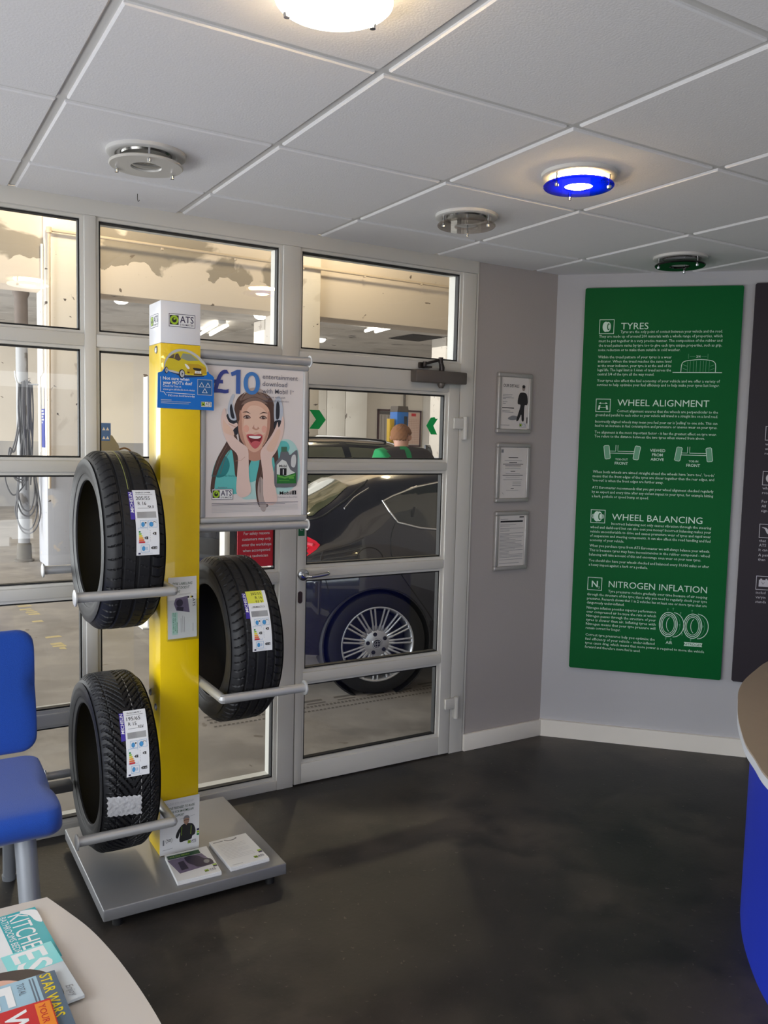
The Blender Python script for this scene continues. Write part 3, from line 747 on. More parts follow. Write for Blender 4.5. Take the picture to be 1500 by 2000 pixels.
while zz > z0+0.03:
    e = rr.choice((.06, .10, .14, .15, .15)); A.line([(x0+0.012, zz), (x0+0.012+e, zz)], 0.0019, M_GREY, 1); zz -= rr.choice((.006, .0065, .007, .012))
A.line([(x0+0.012, z0+0.014), (x0+0.14, z0+0.014)], 0.002, M_GREY, 1)
A.build('printing', sh)

# ------------------------------------------------------------------ red safety sign on the middle pane
sg = thing('safety_sign', (1.33, YW+0.02, 1.0), 'red safety sign with white lettering stuck on the window beside the door', 'sign')
b = MB(); b.box((1.287, YW+0.0185, 0.992), (1.456, YW+0.0212, 1.330)); b.build('backing', mat('sign_red', (200, 34, 48), 0.45, var=0.02), sg, smooth=False)
A = Art(frame((0, YW+0.0184, 0), (1, 0, 0), (0, 0, 1), (0, -1, 0)))
for k, (t, wd) in enumerate((('For safety reasons', .117), ('customers may only', .130), ('enter the workshops', .134), ('when accompanied', .124), ('by a technician', .104))):
    A.text(t, 1.373, 1.129-k*0.0240, 0.0175, M_WHITE, 1.5, width=wd, align='c', bold=0.02)
A.build('printing', sg)
# ------------------------------------------------------------------ tyre display stand
M_YCOL = mat('yellow_column_paint', (238, 202, 0), 0.32, var=0.02, coat=0.3)
M_WCAP = mat('white_column_cap', (226, 226, 230), 0.35, var=0.01)
M_BASE = mat('silver_base_plate', (142, 142, 144), 0.42, metal=0.45, var=0.04, scale=9)
CX0, CX1, CY0, CY1 = 0.817, 0.955, 2.815, 2.953
BX0, BX1, BY0, BY1 = 0.569, 1.188, 2.566, 3.188
st = thing('tyre_display_stand', (0.886, 2.884, 0), 'yellow column display stand on a square silver base holding three tyres', 'display stand')
b = MB(); b.box((BX0, BY0, 0.030), (BX1, BY1, 0.070), 0.004, 3); b.build('base', M_BASE, st)
for fx in (BX0+0.05, BX1-0.05):
    for fy in (BY0+0.03, BY1-0.03):
        b = MB(); b.cyl((fx, fy, 0), (fx, fy, 0.031), 0.016, 18); b.build('foot', M_GASKET, st, label='black foot under the base')
b = MB(); b.box((CX0, CY0, 0.070), (CX1, CY1, 1.846), 0.003, 2); b.build('column', M_YCOL, st)
b = MB(); b.box((CX0+0.0005, CY0+0.0005, 1.8465), (CX1-0.0005, CY1-0.0005, 1.986), 0.003, 2); cap = b.build('column_cap', M_WCAP, st, label='white box top printed with the shop logo')
A = Art(frame((0, CY0+0.0002, 0), (1, 0, 0), (0, 0, 1), (0, -1, 0))); ats_logo(A, 0.845, 1.902, 0.090, 1); A.build('logo_print', cap)
A = Art(frame((CX0+0.0002, 0, 0), (0, -1, 0), (0, 0, 1), (-1, 0, 0))); ats_logo(A, -2.930, 1.902, 0.090, 1); A.build('logo_print', cap)
def arm(side, z, yf=2.615, yr=3.185):
    """a flat U of tube through the column: cross tube and two fingers that cradle a tyre"""
    xc = CX0-0.0155 if side < 0 else CX1+0.0155
    xe = 0.504 if side < 0 else 1.268
    b = MB(); r = 0.0155
    b.tube([(xe, yf, z), (xc, yf, z)], r, 18); b.tube([(xe, yr, z), (xc, yr, z)], r, 18); b.tube([(xc, yf, z), (xc, yr, z)], r, 18)
    for y in (yf, yr): b.lathe([(0, 0.0155), (0.0110, 0.0110), (0.0155, 0), (0.0110, -0.0110), (0, -0.0155)], (xc, y, z), 'z', 18)
    a = b.build('tyre_arm', M_ALU, st)
    for y in (yf, yr):
        c = MB(); d = -0.006*side; c.lathe([(0, d*0.2), (0.021, d*0.2), (0.0255, 0), (0.0255, -d*0.7), (0.021, -d), (0, -d)], (xe, y, z), 'x', 32)
        c.build('end_cap', M_ALU, a)
    return a
arm(-1, 1.0475); arm(-1, 0.2845); arm(1, 0.6695)
M_BOLT = mat('bolt_zinc', (150, 150, 152), 0.3, metal=0.8)
for y, z in ((2.93, 0.630), (2.862, 0.595), (2.86, 1.826)):
    b = MB(); b.lathe([(0, -0.005), (0.009, -0.005), (0.013, -0.002), (0.013, 0)], (CX0, y, z), 'x', 24); b.build('bolt', M_BOLT, st)
# poster rails: two tubes reaching right from the column
for z in (1.8225, 1.2195):
    b = MB(); b.tube([(CX1-0.004, 2.838, z), (1.376, 2.838, z)], 0.0155, 18); rl = b.build('poster_rail', M_ALU, st)
    c = MB(); c.lathe([(0, 0.006), (0.017, 0.006), (0.0215, 0.002), (0.0215, 0), (0, 0)], (1.376, 2.838, z), 'x', 28); c.build('end_cap', mat('clear_white_plastic', (214, 214, 214), 0.3), rl)
# clear leaflet pocket on the column's front
b = MB()
M_PERSPEX = glass_mat('clear_perspex', (0.95, 0.96, 0.96), 0.05, 0.4)
px0, px1, pz0, pz1 = 0.838, 0.948, 0.838, 1.010
b.box((px0, CY0-0.018, pz0), (px1, CY0-0.0165, pz1-0.03)); b.box((px0, CY0-0.0168, pz0), (px0+0.0015, CY0-0.0002, pz1)); b.box((px1-0.0015, CY0-0.0168, pz0), (px1, CY0-0.0002, pz1)); b.box((px0, CY0-0.0168, pz0), (px1, CY0-0.0002, pz0+0.0015))
b.build('leaflet_pocket', M_PERSPEX, st, smooth=False)

def sheet(name, F, wd, ht, th, label, cat='leaflet', group=None, m=None):
    """a paper thing lying in frame F with its lower left corner at 0,0"""
    b = MB(); b.prism([(0, 0), (wd, 0), (wd, ht), (0, ht)], F, -th)
    o = b.build(name, m or M_PAPER, None, smooth=False, label=label); o['category'] = cat
    if group: o['group'] = group
    return o
# leaflets in the pocket
F1 = frame((0.846, CY0-0.0048, 0.846), (1, 0, 0.012), (-0.012, 0, 1), (0, -1, 0))
l1 = sheet('leaflet', F1, 0.099, 0.210, 0.002, 'leaflet titled TYRE LABELLING standing at the back of the column pocket')
A = Art(F1); M_DG = mat('ink_dark_green', (30, 74, 44), 0.5, var=0)
for k, (t, wd) in enumerate((('TYRE LABELLING', .070), ('WHAT DOES IT', .060), ('MEAN?', .027))): A.text(t, 0.014, 0.183-k*0.0135, 0.0125, M_DG, 1, width=wd, bold=0.03, shear=0.2)
A.line([(0.036, 0.150), (0.078, 0.152)], 0.001, M_GREY, 1); A.build('printing', l1)
F2 = frame((0.842, CY0-0.0092, 0.843), (1, 0, 0.02), (-0.02, 0, 1), (0, -1, 0))
l2 = sheet('leaflet', F2, 0.101, 0.150, 0.003, 'sideways leaflet with a photo of a wheel in front of the pocket')
A = Art(F2); M_PH = mat('print_plum_photo', (112, 100, 128), 0.5, var=0.25, scale=60); M_PHD = mat('print_dark_photo', (48, 38, 62), 0.5, var=0.2, scale=60)
A.poly([(0.028, 0.140), (0.070, 0.146), (0.077, 0.088), (0.030, 0.098), (0.022, 0.122)], M_PH, 1); A.poly(ell(0.042, 0.124, 0.012, 0.013), M_PHD, 2); A.poly([(0.032, 0.112), (0.056, 0.108), (0.054, 0.094), (0.032, 0.099)], M_PHD, 2)
for x in (0.070, 0.084): A.rect(x, 0.139, x+0.006, 0.145, M_BLACK, 2)
A.rect(0.080, 0.1385, 0.084, 0.1455, M_YEL, 2)
A.text('ATS', 0.088, 0.136, 0.013, M_NAVY, 1, width=0.028, rot=-pi/2, bold=0.03)
A.rect(0.014, 0.014, 0.034, 0.092, mat('print_mint', (188, 224, 212), 0.5, var=0), 1)
for x, t, wd in ((0.017, 'PUT YOUR TYRES TO', .070), (0.0235, 'THE TEST: IS YOUR', .064), (0.030, 'PRESSURE', .036)): A.text(t, x, 0.090 if wd > .04 else 0.056, 0.0055, M_GREEN, 2, width=wd, rot=-pi/2, bold=0.02)
for x, z0, z1 in ((0.046, 0.02, 0.07), (0.052, 0.02, 0.078), (0.058, 0.02, 0.074), (0.088, 0.02, 0.05)): A.line([(x, z0), (x, z1)], 0.001, M_GREY, 1)
A.build('printing', l2)

# card with the yellow car
FC = frame((0, CY0-0.0022, 0), (1, 0, 0), (0, 0, 1), (0, -1, 0))
crd = thing('advert_card', (0.905, CY0-0.0012, 1.630), 'blue MOT reminder card with a cut-out yellow car near the top of the column', 'advert card')
M_CARD = mat('card_blue', (0, 106, 196), 0.4, var=0.01)
b = MB(); out = [(0.806, 1.631), (1.002, 1.629), (1.002, 1.742), (0.996, 1.748), (0.985, 1.754)]
arc = [(0.981, 1.762), (0.978, 1.777), (0.962, 1.797), (0.940, 1.816), (0.910, 1.829), (0.880, 1.830), (0.855, 1.820), (0.838, 1.800), (0.830, 1.780), (0.829, 1.762)]
b.prism(out+[(p[0], p[1]) for p in smooth_open([(x, z, 0) for x, z in arc], 4)]+[(0.822, 1.752), (0.808, 1.747)], frame((0, CY0-0.0004, 0), (1, 0, 0), (0, 0, 1), (0, -1, 0)), 0.0018)
b.build('card', M_CARD, crd, smooth=False)
A = Art(FC)
hal = [(p[0], p[1]) for p in smooth_open([(x, z, 0) for x, z in arc], 4)]
A.poly(hal+[(0.850, 1.752), (0.90, 1.744), (0.96, 1.746)], M_LGREY, 1)
M_CARY = mat('print_car_yellow', (206, 186, 30), 0.45, var=0.0); M_CARO = mat('print_car_ochre', (184, 150, 20), 0.45, var=0.0)
A.blob([(0.832, 1.765), (0.834, 1.782), (0.844, 1.798), (0.858, 1.812), (0.882, 1.822), (0.908, 1.821), (0.936, 1.808), (0.956, 1.790), (0.971, 1.778), (0.975, 1.760), (0.973, 1.748), (0.940, 1.745), (0.905, 1.746), (0.866, 1.756), (0.840, 1.760)], M_CARY, 2)
A.poly([(0.908, 1.783), (0.946, 1.783), (0.972, 1.772), (0.974, 1.752), (0.906, 1.750)], M_CARO, 3)
M_WS = mat('print_windscreen', (140, 146, 128), 0.4, var=0.0)
A.poly([(0.884, 1.800), (0.892, 1.816), (0.918, 1.815), (0.948, 1.795), (0.910, 1.792)], M_WS, 3)
A.poly([(0.842, 1.798), (0.858, 1.810), (0.876, 1.815), (0.886, 1.796), (0.878, 1.790), (0.860, 1.797)], mat('print_side_glass', (92, 76, 64), 0.4, var=0.0), 3)
A.line([(0.862, 1.798), (0.866, 1.812)], 0.0022, M_CARY, 4)
for cx, cz, rx, rz in ((0.836, 1.757, 0.0060, 0.0115), (0.889, 1.748, 0.0105, 0.0150)):
    A.poly(ell(cx, cz, rx, rz), M_BLACK, 4); A.poly(ell(cx+0.001, cz, rx*0.74, rz*0.76), M_LGREY, 5); A.poly(ell(cx+0.001, cz, rx*0.2, rz*0.2), M_BLACK, 6)
    for k in range(5): A.line([(cx+0.001+rx*.25*cos(k*1.257), cz+rz*.25*sin(k*1.257)), (cx+0.001+rx*.7*cos(k*1.257), cz+rz*.7*sin(k*1.257))], 0.0012, M_GREY, 6)
A.blob([(0.898, 1.781), (0.907, 1.779), (0.916, 1.768), (0.908, 1.766)], M_WHITE, 4)
A.blob([(0.928, 1.770), (0.950, 1.769), (0.957, 1.767), (0.950, 1.761), (0.932, 1.763)], M_BLACK, 4)
A.rect(0.934, 1.752, 0.956, 1.760, M_WHITE, 5); A.text('MOT', 0.945, 1.7535, 0.0058, M_BLACK, 6, align='c', res=1)
A.rect(0.930, 1.747, 0.960, 1.751, mat('print_brown', (94, 62, 20), 0.5, var=0), 4); A.blob([(0.908, 1.756), (0.916, 1.755), (0.913, 1.751), (0.909, 1.752)], MC['print_brown'], 4)
A.poly([(0.846, 1.752), (0.90, 1.7355), (0.965, 1.742), (0.97, 1.747), (0.905, 1.744)], mat('print_shadow_navy', (20, 50, 96), 0.5, var=0), 1.5)
A.text('Not sure when', 0.825, 1.7255, 0.0150, M_WHITE, 2, width=0.090, bold=0.05)
A.text("your MOT's due?", 0.825, 1.7115, 0.0150, M_WHITE, 2, width=0.100, bold=0.05)
A.text('Check for free at', 0.825, 1.7015, 0.0110, M_WHITE, 2, width=0.062)
A.text('www.gov.uk/check-mot-status', 0.825, 1.6912, 0.0100, M_WHITE, 2, width=0.109, res=1)
A.line([(0.817, 1.735), (0.817, 1.685), (0.828, 1.685), (0.836, 1.674), (0.836, 1.683), (0.935, 1.681)], 0.0016, M_WHITE, 2)
A.text("If it's soon, book here today", 0.843, 1.6710, 0.0098, M_WHITE, 2, width=0.091, bold=0.04, res=1)
for k, wd in enumerate((.036, .102, .096)): A.line([(0.818, 1.6585-k*0.0052), (0.818+wd, 1.6585-k*0.0052)], 0.0022 if k == 0 else 0.0014, M_LGREY, 2)
A.rect(0.945, 1.682, 0.993, 1.731, mat('ink_mid_blue', (20, 92, 156), 0.45, var=0), 2); A.frame(0.943, 1.680, 0.995, 1.733, 0.0016, M_LGREY, 3)
for cx, cz in ((0.958, 1.7115), (0.980, 1.7115), (0.969, 1.6920)):
    A.line([(cx-0.0085, cz-0.004), (cx+0.0085, cz-0.004), (cx, cz+0.0105)], 0.0030, M_WHITE, 4, True)
ats_logo(A, 0.956, 1.640, 0.038, 2)
A.build('printing', crd)

# charity poster card at the foot of the column
FP2 = frame((CX0-0.001, CY0-0.0004, 0.0725), (1, 0, 0), (0, -0.02, 1), (0, -1, 0))
cc = sheet('pledge_card', FP2, 0.141, 0.199, -0.0016, 'white pledge card with a man in a dark jacket at the foot of the column', 'poster card')
A = Art(frame((CX0-0.001, CY0-0.0022, 0.0725), (1, 0, 0), (0, -0.02, 1), (0, -1, 0)))
A.text('IN OUR 50TH ANNIVERSARY', 0.022, 0.178, 0.0130, M_LGREY, 1, width=0.100, shear=0.2)
for k, (t, wd) in enumerate((("WE'VE PLEDGED TO RAISE", .102), ('£50,000 FOR MACMILLAN', .098), ('CANCER SUPPORT', .064))): A.text(t, 0.022, 0.162-k*0.0145, 0.0118, M_DG, 1, width=wd, bold=0.035, shear=0.2)
A.line([(0.07, 0.121), (0.125, 0.127)], 0.0008, M_GREY, 1)
M_JKT = mat('print_black_jacket', (30, 30, 32), 0.6, var=0); M_SK = mat('print_skin', (168, 132, 112), 0.6, var=0)
A.blob([(0.070, 0.038), (0.072, 0.072), (0.064, 0.052), (0.056, 0.058), (0.062, 0.078), (0.076, 0.096), (0.086, 0.101), (0.104, 0.100), (0.118, 0.094), (0.127, 0.074), (0.126, 0.056), (0.116, 0.050), (0.112, 0.040), (0.090, 0.037)], M_JKT, 1, 4)
A.poly(ell(0.094, 0.113, 0.0105, 0.0150), M_SK, 2); A.blob([(0.083, 0.118), (0.086, 0.128), (0.094, 0.131), (0.102, 0.128), (0.105, 0.118), (0.094, 0.122)], M_GREY, 3)
A.line([(0.085, 0.114), (0.103, 0.114)], 0.0018, M_BLACK, 4); A.poly([(0.089, 0.101), (0.099, 0.101), (0.094, 0.094)], M_SK, 2)
A.line([(0.076, 0.060), (0.078, 0.092)], 0.0012, M_LIME, 2); A.line([(0.110, 0.058), (0.112, 0.090)], 0.0012, M_LIME, 2)
for k, c in enumerate((M_NAVY, M_LIME, M_GREEN)): A.rect(0.132, 0.066-k*0.009, 0.141, 0.073-k*0.009, c, 1)
ats_logo(A, 0.098, 0.022, 0.034, 1, False); A.text('50', 0.032, 0.046, 0.014, M_BLACK, 1, align='c', bold=0.02); A.line(ell(0.032, 0.050, 0.011, 0.011, 20, 0, 2.3, 4.0), 0.001, M_BLACK, 1); A.line(ell(0.032, 0.050, 0.011, 0.011, 20, 0, -0.9, 0.9), 0.001, M_BLACK, 1)
A.rect(0.010, 0.036, 0.015, 0.056, M_GREY, 1); A.line([(0.010, 0.018), (0.046, 0.020)], 0.0012, M_GREY, 1)
A.build('printing', cc)

# two piles of leaflets lying on the base
def pile(corner, ux, uy, wd, ht, names, grp, art):
    rr = random.Random(len(names)*7+3); z = 0.0702; top = None
    for k, lb in enumerate(names):
        d = Vector((rr.uniform(-1, 1)*0.0025, rr.uniform(-1, 1)*0.0025, 0)) if k < len(names)-1 else Vector((0, 0, 0))
        F = frame(Vector((corner[0], corner[1], z+0.0028))+d, ux, uy, (0, 0, 1))
        top = sheet('leaflet', F, wd, ht, 0.0027, lb, group=grp); z += 0.0029
    A = Art(frame((corner[0], corner[1], z), ux, uy, (0, 0, 1)), 0.0003); art(A); A.build('printing', top)
ux, uy = Vector((0.996, -0.02, 0)), Vector((0.075, 0.997, 0))
def art1(A):
    A.rect(0.004, 0.150, 0.118, 0.178, M_DG, 1); A.text('WE DO MORE', 0.012, 0.160, 0.012, M_LIME, 2, width=0.07, bold=0.02)
    A.poly([(0.0, 0.148), (0.12, 0.148), (0.145, 0.060), (0.02, 0.045)], M_PH, 1)
    A.blob([(0.06, 0.146), (0.10, 0.140), (0.12, 0.11), (0.14, 0.095), (0.138, 0.062), (0.09, 0.060), (0.075, 0.080), (0.06, 0.105)], M_PHD, 2)
    A.poly([(0.03, 0.120), (0.05, 0.124), (0.055, 0.065), (0.03, 0.062)], M_PHD, 2); A.poly(ell(0.122, 0.085, 0.016, 0.020), M_PHD, 3); A.poly(ell(0.122, 0.085, 0.010, 0.013), M_GREY, 4)
    A.rect(0.134, 0.048, 0.148, 0.056, M_LIME, 3); A.rect(0.134, 0.038, 0.148, 0.047, M_NAVY, 3)
    ats_logo(A, 0.098, 0.014, 0.042, 1, False)
pile((0.812, 2.600), ux, uy, 0.150, 0.190, ['leaflet lower in the left pile on the silver base']*4+['top leaflet of the left pile, with a workshop photo and green heading'], 'leaflets in the left pile on the base', art1)
ux, uy = Vector((0.999, 0.03, 0)), Vector((-0.02, 0.999, 0))
def art2(A):
    A.line(ell(0.075, 0.195, 0.022, 0.012, 18, 0, pi, 2*pi), 0.006, M_GREY, 1); A.rect(0.010, 0.188, 0.046, 0.193, M_GREY, 1)
    for k in range(12): A.line([(0.014, 0.165-k*0.010), (0.014+(0.10 if k % 4 else 0.06), 0.165-k*0.010)], 0.0016, M_LGREY, 1)
    A.rect(0.126, 0.060, 0.140, 0.070, M_LIME, 1); A.rect(0.126, 0.048, 0.140, 0.059, M_NAVY, 1); ats_logo(A, 0.096, 0.016, 0.040, 1, False); A.line([(0.012, 0.012), (0.05, 0.012)], 0.0016, M_GREY, 1)
pile((0.997, 2.602), ux, uy, 0.142, 0.208, ['leaflet lower in the right pile on the silver base']*4+['top leaflet of the right pile, mostly white with faint lines of text'], 'leaflets in the right pile on the base', art2)

# ------------------------------------------------------------------ tyres
M_RUB = mat('tyre_rubber', (24, 24, 27), 0.52, var=0.10, scale=25, spec=0.4)
M_RUBIN = mat('tyre_inner', (18, 18, 20), 0.6, var=0.05)
def tyre(c, R, W, style, label):
    """carcass as one closed mesh: tread with cut grooves, rounded shoulders, sidewalls, beads and hollow inner face"""
    t = thing('tyre', (c[0], c[1], c[2]-R), label, 'tyre', 'tyres on the display stand')
    h = W/2; N = 720
    xs = []
    steps = 46; tw = h*0.80
    for i in range(steps+1): xs.append(-tw+2*tw*i/steps)
    rib = {1: (-0.042, 0.0, 0.042), 2: (-0.050, -0.016, 0.018, 0.050), 3: ()}[style]
    def tread_r(x, th, i):
        a = abs(x)/tw
        r = R-0.0016*(a/0.7)**2 if a < 0.7 else R-0.0016-0.020*((a-0.7)/0.3)**2.2*0.55
        d = 0.0
        for q in rib:
            if abs(x-q) < 0.0042: d = max(d, 0.006)
        arc = th*R
        if style == 1:
            if a > 0.56:
                s = (arc*1.0+abs(x)*0.28) % 0.0335
                if s < 0.0042: d = max(d, 0.0055)
            elif a > 0.06:
                s = (arc+x*0.5) % 0.0335
                if s < 0.0018 and abs(abs(x)-0.021) < 0.012: d = max(d, 0.002)
        elif style == 2:
            if a > 0.66:
                s = (arc+(abs(x)**1.5)*1.3) % 0.030
                if s < 0.0040: d = max(d, 0.0055)
            elif a > 0.26:
                s = (arc+x*0.55) % 0.030
                if s < 0.0024 and abs(x) < 0.046: d = max(d, 0.0026)
        else:
            s = (arc-(abs(x)**0.92)*1.05) % 0.0265
            if s < 0.0062 and abs(x) > 0.002: d = max(d, 0.0065)
            s2 = (arc-(abs(x)**0.92)*1.05+0.013) % 0.0265
            if s2 < 0.0022 and abs(x) > 0.045: d = max(d, 0.003)
            if abs(abs(x)-0.052) < 0.0016: d = max(d, 0.003)
        return r-d
    r_sh = R-0.0016-0.020*0.55
    side = [(h*0.885, r_sh-0.0085), (h*0.945, r_sh-0.020), (h*0.975, R*0.905), (h*0.985, R*0.885), (h*1.0, R*0.855), (h*0.995, R*0.825), (h*0.985, R*0.815), (h*0.985, R*0.795), (h*0.955, R*0.755), (h*0.945, R*0.745), (h*0.93, R*0.742), (h*0.915, R*0.728), (h*0.905, R*0.700), (h*0.90, R*0.684), (h*0.885, R*0.673), (h*0.83, R*0.668)]
    inn = [(h*0.80, R*0.690), (h*0.80, R*0.74), (h*0.86, R*0.82), (h*0.80, R*0.90), (h*0.60, R*0.930), (h*0.2, R*0.938)]
    right = side+inn
    left = [(-x, r) for x, r in reversed(right)]
    n1 = len(xs); prof_tail = right+left; K = n1+len(prof_tail)
    V = []; F = []
    for i in range(N):
        th = 2*pi*i/N; cs, sn = cos(th), sin(th)
        for j, x in enumerate(xs):
            r = tread_r(x, th, j); V.append((c[0]+x, c[1]-r*cs, c[2]+r*sn))
        for x, r in prof_tail: V.append((c[0]+x, c[1]-r*cs, c[2]+r*sn))
    for i in range(N):
        i2 = (i+1) % N
        for j in range(K): F.append((i*K+j, i2*K+j, i2*K+(j+1) % K, i*K+(j+1) % K))
    me_mi = []
    nin0 = n1+len(side); nin1 = nin0+2*len(inn)-1
    for i in range(N):
        for j in range(K): me_mi.append(1 if nin0 <= j < nin1 else 0)
    b = MB(); b.mats = [M_RUB, M_RUBIN]; b.v = [Vector(v) for v in V]; b.f = F; b.mi = me_mi
    b.build('carcass', None, t, auto=35)
    return t
TR = 0.300
C1, C2, C3 = (0.686, 2.900, 1.185), (1.098, 2.900, 0.807), (0.674, 2.900, 0.422)
t1 = tyre(C1, TR, 0.197, 1, 'upper left tyre on the yellow stand, broad ribs with curved shoulder slots')
t2 = tyre(C2, TR, 0.197, 2, 'tyre on the right arms of the stand, below the poster')
t3 = tyre(C3, TR, 0.190, 3, 'lowest tyre on the left, with chevron tread and a crumpled foil sticker')
def on_tread(c, x0, xs, th0, lift=0.0012):
    """label space: u across the tread, v up the tread in metres; the label leans by xs per metre"""
    def f(u, v, l=0.0):
        th = radians(th0)+v/TR; r = TR+lift+l
        return Vector((c[0]+x0+u+xs*v, c[1]-r*cos(th), c[2]+r*sin(th)))
    return f
M_LAB = mat('tyre_label_white', (226, 228, 232), 0.35, var=0.01); M_LABG = mat('label_silver_band', (176, 178, 180), 0.25, metal=0.3, var=0.03)
M_ICON = mat('label_icon_blue', (60, 140, 196), 0.4, var=0)
def tyre_label(t, c, x0, lean, th0, th1, top, size, extra, head, band=None):
    L = radians(th1-th0)*TR; wd = 0.0715; f = on_tread(c, x0, lean, th0); A = Art(f, 0.00018)
    A.rect(0, 0, wd, L, M_LAB, 0, 4, 26)
    pz = L*0.53
    A.rect(-0.014, pz, 0.0005, L-0.006, M_PURPLE, 0.5, 2, 12)
    A.text('MICHELIN', -0.0025, pz+0.022, 0.0135, M_WHITE, 2, width=L-0.006-pz-0.024, rot=pi/2, bold=0.05, shear=0.15)
    if top is not M_LAB: A.rect(0.0005, L*0.78, wd-0.012, L, top, 1, 3, 6)
    if top is M_LAB:
        A.text(head, 0.010, L-0.012, 0.007, M_BLACK, 2, width=0.046, bold=0.03, res=1); A.line([(0.008, L-0.017), (wd-0.010, L-0.017)], 0.0014, M_GREY, 2)
        A.text(size[0], 0.008, L-0.036, 0.0185, M_BLACK, 2, width=0.044, bold=0.01); A.text(size[1], 0.012, L-0.053, 0.0165, M_BLACK, 2, width=0.026, bold=0.01)
        if size[2]: A.text(size[2], wd-0.012, L-0.064, 0.0135, M_BLACK, 2, width=0.018, align='r', bold=0.01)
    else:
        for k, s in enumerate(size): A.text(s, wd-0.016, L-0.016-k*0.0155, 0.0140, M_BLACK, 2, align='r', bold=0.02)
        A.text(head, wd-0.014, L*0.70, 0.008, M_BLACK, 2, width=0.042, align='r', bold=0.03)
    A.rect(0.006, pz+0.004, wd-0.006, pz+0.024, M_LABG, 1, 3, 3)
    rr = random.Random(5); x = 0.009
    while x < 0.036: w_ = rr.choice((0.0006, 0.001, 0.0016)); A.rect(x, pz+0.006, x+w_, pz+0.022, M_GREY, 2); x += w_+0.0012
    A.line([(0.010, pz+0.036), (wd-0.012, pz+0.036)], 0.0012, M_GREY, 2)
    # energy label
    q = L*0.5; M_C = [M_GREEN, mat('energy_lime', (140, 190, 60), 0.4, var=0), mat('energy_yellow', (222, 206, 50), 0.4, var=0), mat('energy_amber', (228, 160, 50), 0.4, var=0), mat('energy_orange', (220, 110, 50), 0.4, var=0), M_RED]
    A.frame(0.014, q-0.020, 0.036, q+0.003, 0.0008, M_ICON, 2); A.frame(0.040, q-0.020, 0.066, q+0.003, 0.0008, M_ICON, 2)
    A.poly(ell(0.022, q-0.010, 0.0055, 0.0078), M_ICON, 3); A.poly(ell(0.023, q-0.010, 0.0022, 0.0046), M_SKY, 4); A.rect(0.028, q-0.007, 0.033, q-0.003, M_BLACK, 3)
    A.poly(ell(0.048, q-0.010, 0.0065, 0.0080), M_ICON, 3); A.poly(ell(0.0495, q-0.010, 0.0026, 0.0046), M_SKY, 4); A.line(ell(0.058, q-0.006, 0.005, 0.004, 8, 0, 0, pi), 0.0014, M_BLACK, 3)
    A.frame(0.006, q-0.068, 0.036, q-0.021, 0.0006, M_ICON, 2)
    for k in range(6): A.poly([(0.008, q-0.030-k*0.0064), (0.012+k*0.0026, q-0.030-k*0.0064), (0.0145+k*0.0026, q-0.0328-k*0.0064), (0.012+k*0.0026, q-0.0354-k*0.0064), (0.008, q-0.0354-k*0.0064)], M_C[k], 3)
    def tagp(x, y, s): A.poly([(x-0.006, y), (x-0.001, y+0.0042), (x+s, y+0.0042), (x+s, y-0.0042), (x-0.001, y-0.0042)], M_BLACK, 3)
    tagp(0.030, q-0.030-extra[0]*0.0064-0.0027, 0.006); tagp(0.056, q-0.030-extra[1]*0.0064-0.0027, 0.006)
    A.text(extra[2], 0.029, q-0.030-extra[0]*0.0064-0.0055, 0.0070, M_WHITE, 4, bold=0.03); A.text(extra[3], 0.055, q-0.030-extra[1]*0.0064-0.0055, 0.0070, M_WHITE, 4, bold=0.03)
    for k in range(7): A.rect(0.0425, q-0.031-k*0.0052, 0.0437, q-0.0295-k*0.0052, M_BLACK, 3)
    A.frame(0.014, q-0.096, 0.040, q-0.073, 0.0008, M_ICON, 2); A.poly(ell(0.022, q-0.0845, 0.0052, 0.0075), M_ICON, 3); A.poly(ell(0.0228, q-0.0845, 0.002, 0.0044), M_SKY, 4)
    for k in range(2): A.line(ell(0.028+k*0.003, q-0.0845, 0.003, 0.005, 8, 0, -1.1, 1.1), 0.0010, M_ICON, 3)
    tagp(0.050, q-0.0835, 0.014); A.text('70 dB', 0.0495, q-0.0862, 0.0060, M_WHITE, 4, res=1)
    A.rect(0.006, 0.003, 0.013, 0.008, M_NAVY, 2); A.line([(0.016, 0.0055), (0.050, 0.0055)], 0.0008, M_LGREY, 2)
    A.build('tyre_label', t)
tyre_label(t1, C1, -0.0055, 0.010, -3.0, 37.3, M_LAB, ('205/55', 'R 16', '91'), (3, 1, 'E', 'B'), 'ENERGY SAVER')
tyre_label(t2, C2, -0.031, 0.012, 3.1, 43.4, mat('label_acid_yellow', (214, 216, 70), 0.4, var=0.01), ('205/55', 'R 16', '91 V'), (2, 0, 'C', 'A'), 'PRIMACY 3')
tyre_label(t3, C3, -0.024, 0.060, 8.6, 48.8, M_LAB, ('195/65', 'R 15', '95V'), (2, 1, 'C', 'B'), 'CROSSCLIMATE +')
# crumpled foil sticker on the lowest tyre
f = on_tread(C3, -0.083, -0.03, -13.6, 0.0016); rr = random.Random(11); V = []; F = []
NU, NV = 22, 14
for j in range(NV+1):
    for i in range(NU+1):
        u, v = 0.106*i/NU, 0.066*j/NV
        u += 0.0025*sin(j*1.7)*(1 if i in (0, NU) else 0); v += u*-0.12+0.0018*sin(i*1.9)*(1 if j in (0, NV) else 0)
        V.append(f(u, v, 0.0008+0.0036*abs(sin(i*0.9+j*0.7+rr.uniform(-.6, .6)))))
for j in range(NV):
    for i in range(NU): F.append((j*(NU+1)+i, j*(NU+1)+i+1, (j+1)*(NU+1)+i+1, (j+1)*(NU+1)+i))
b = MB(); b.add(V, F); fo = b.build('foil_sticker', mat('foil_white', (240, 240, 242), 0.2, metal=0.3, var=0.06, scale=70, bump=1.0, bscale=90), t3, fixn=False, auto=180)
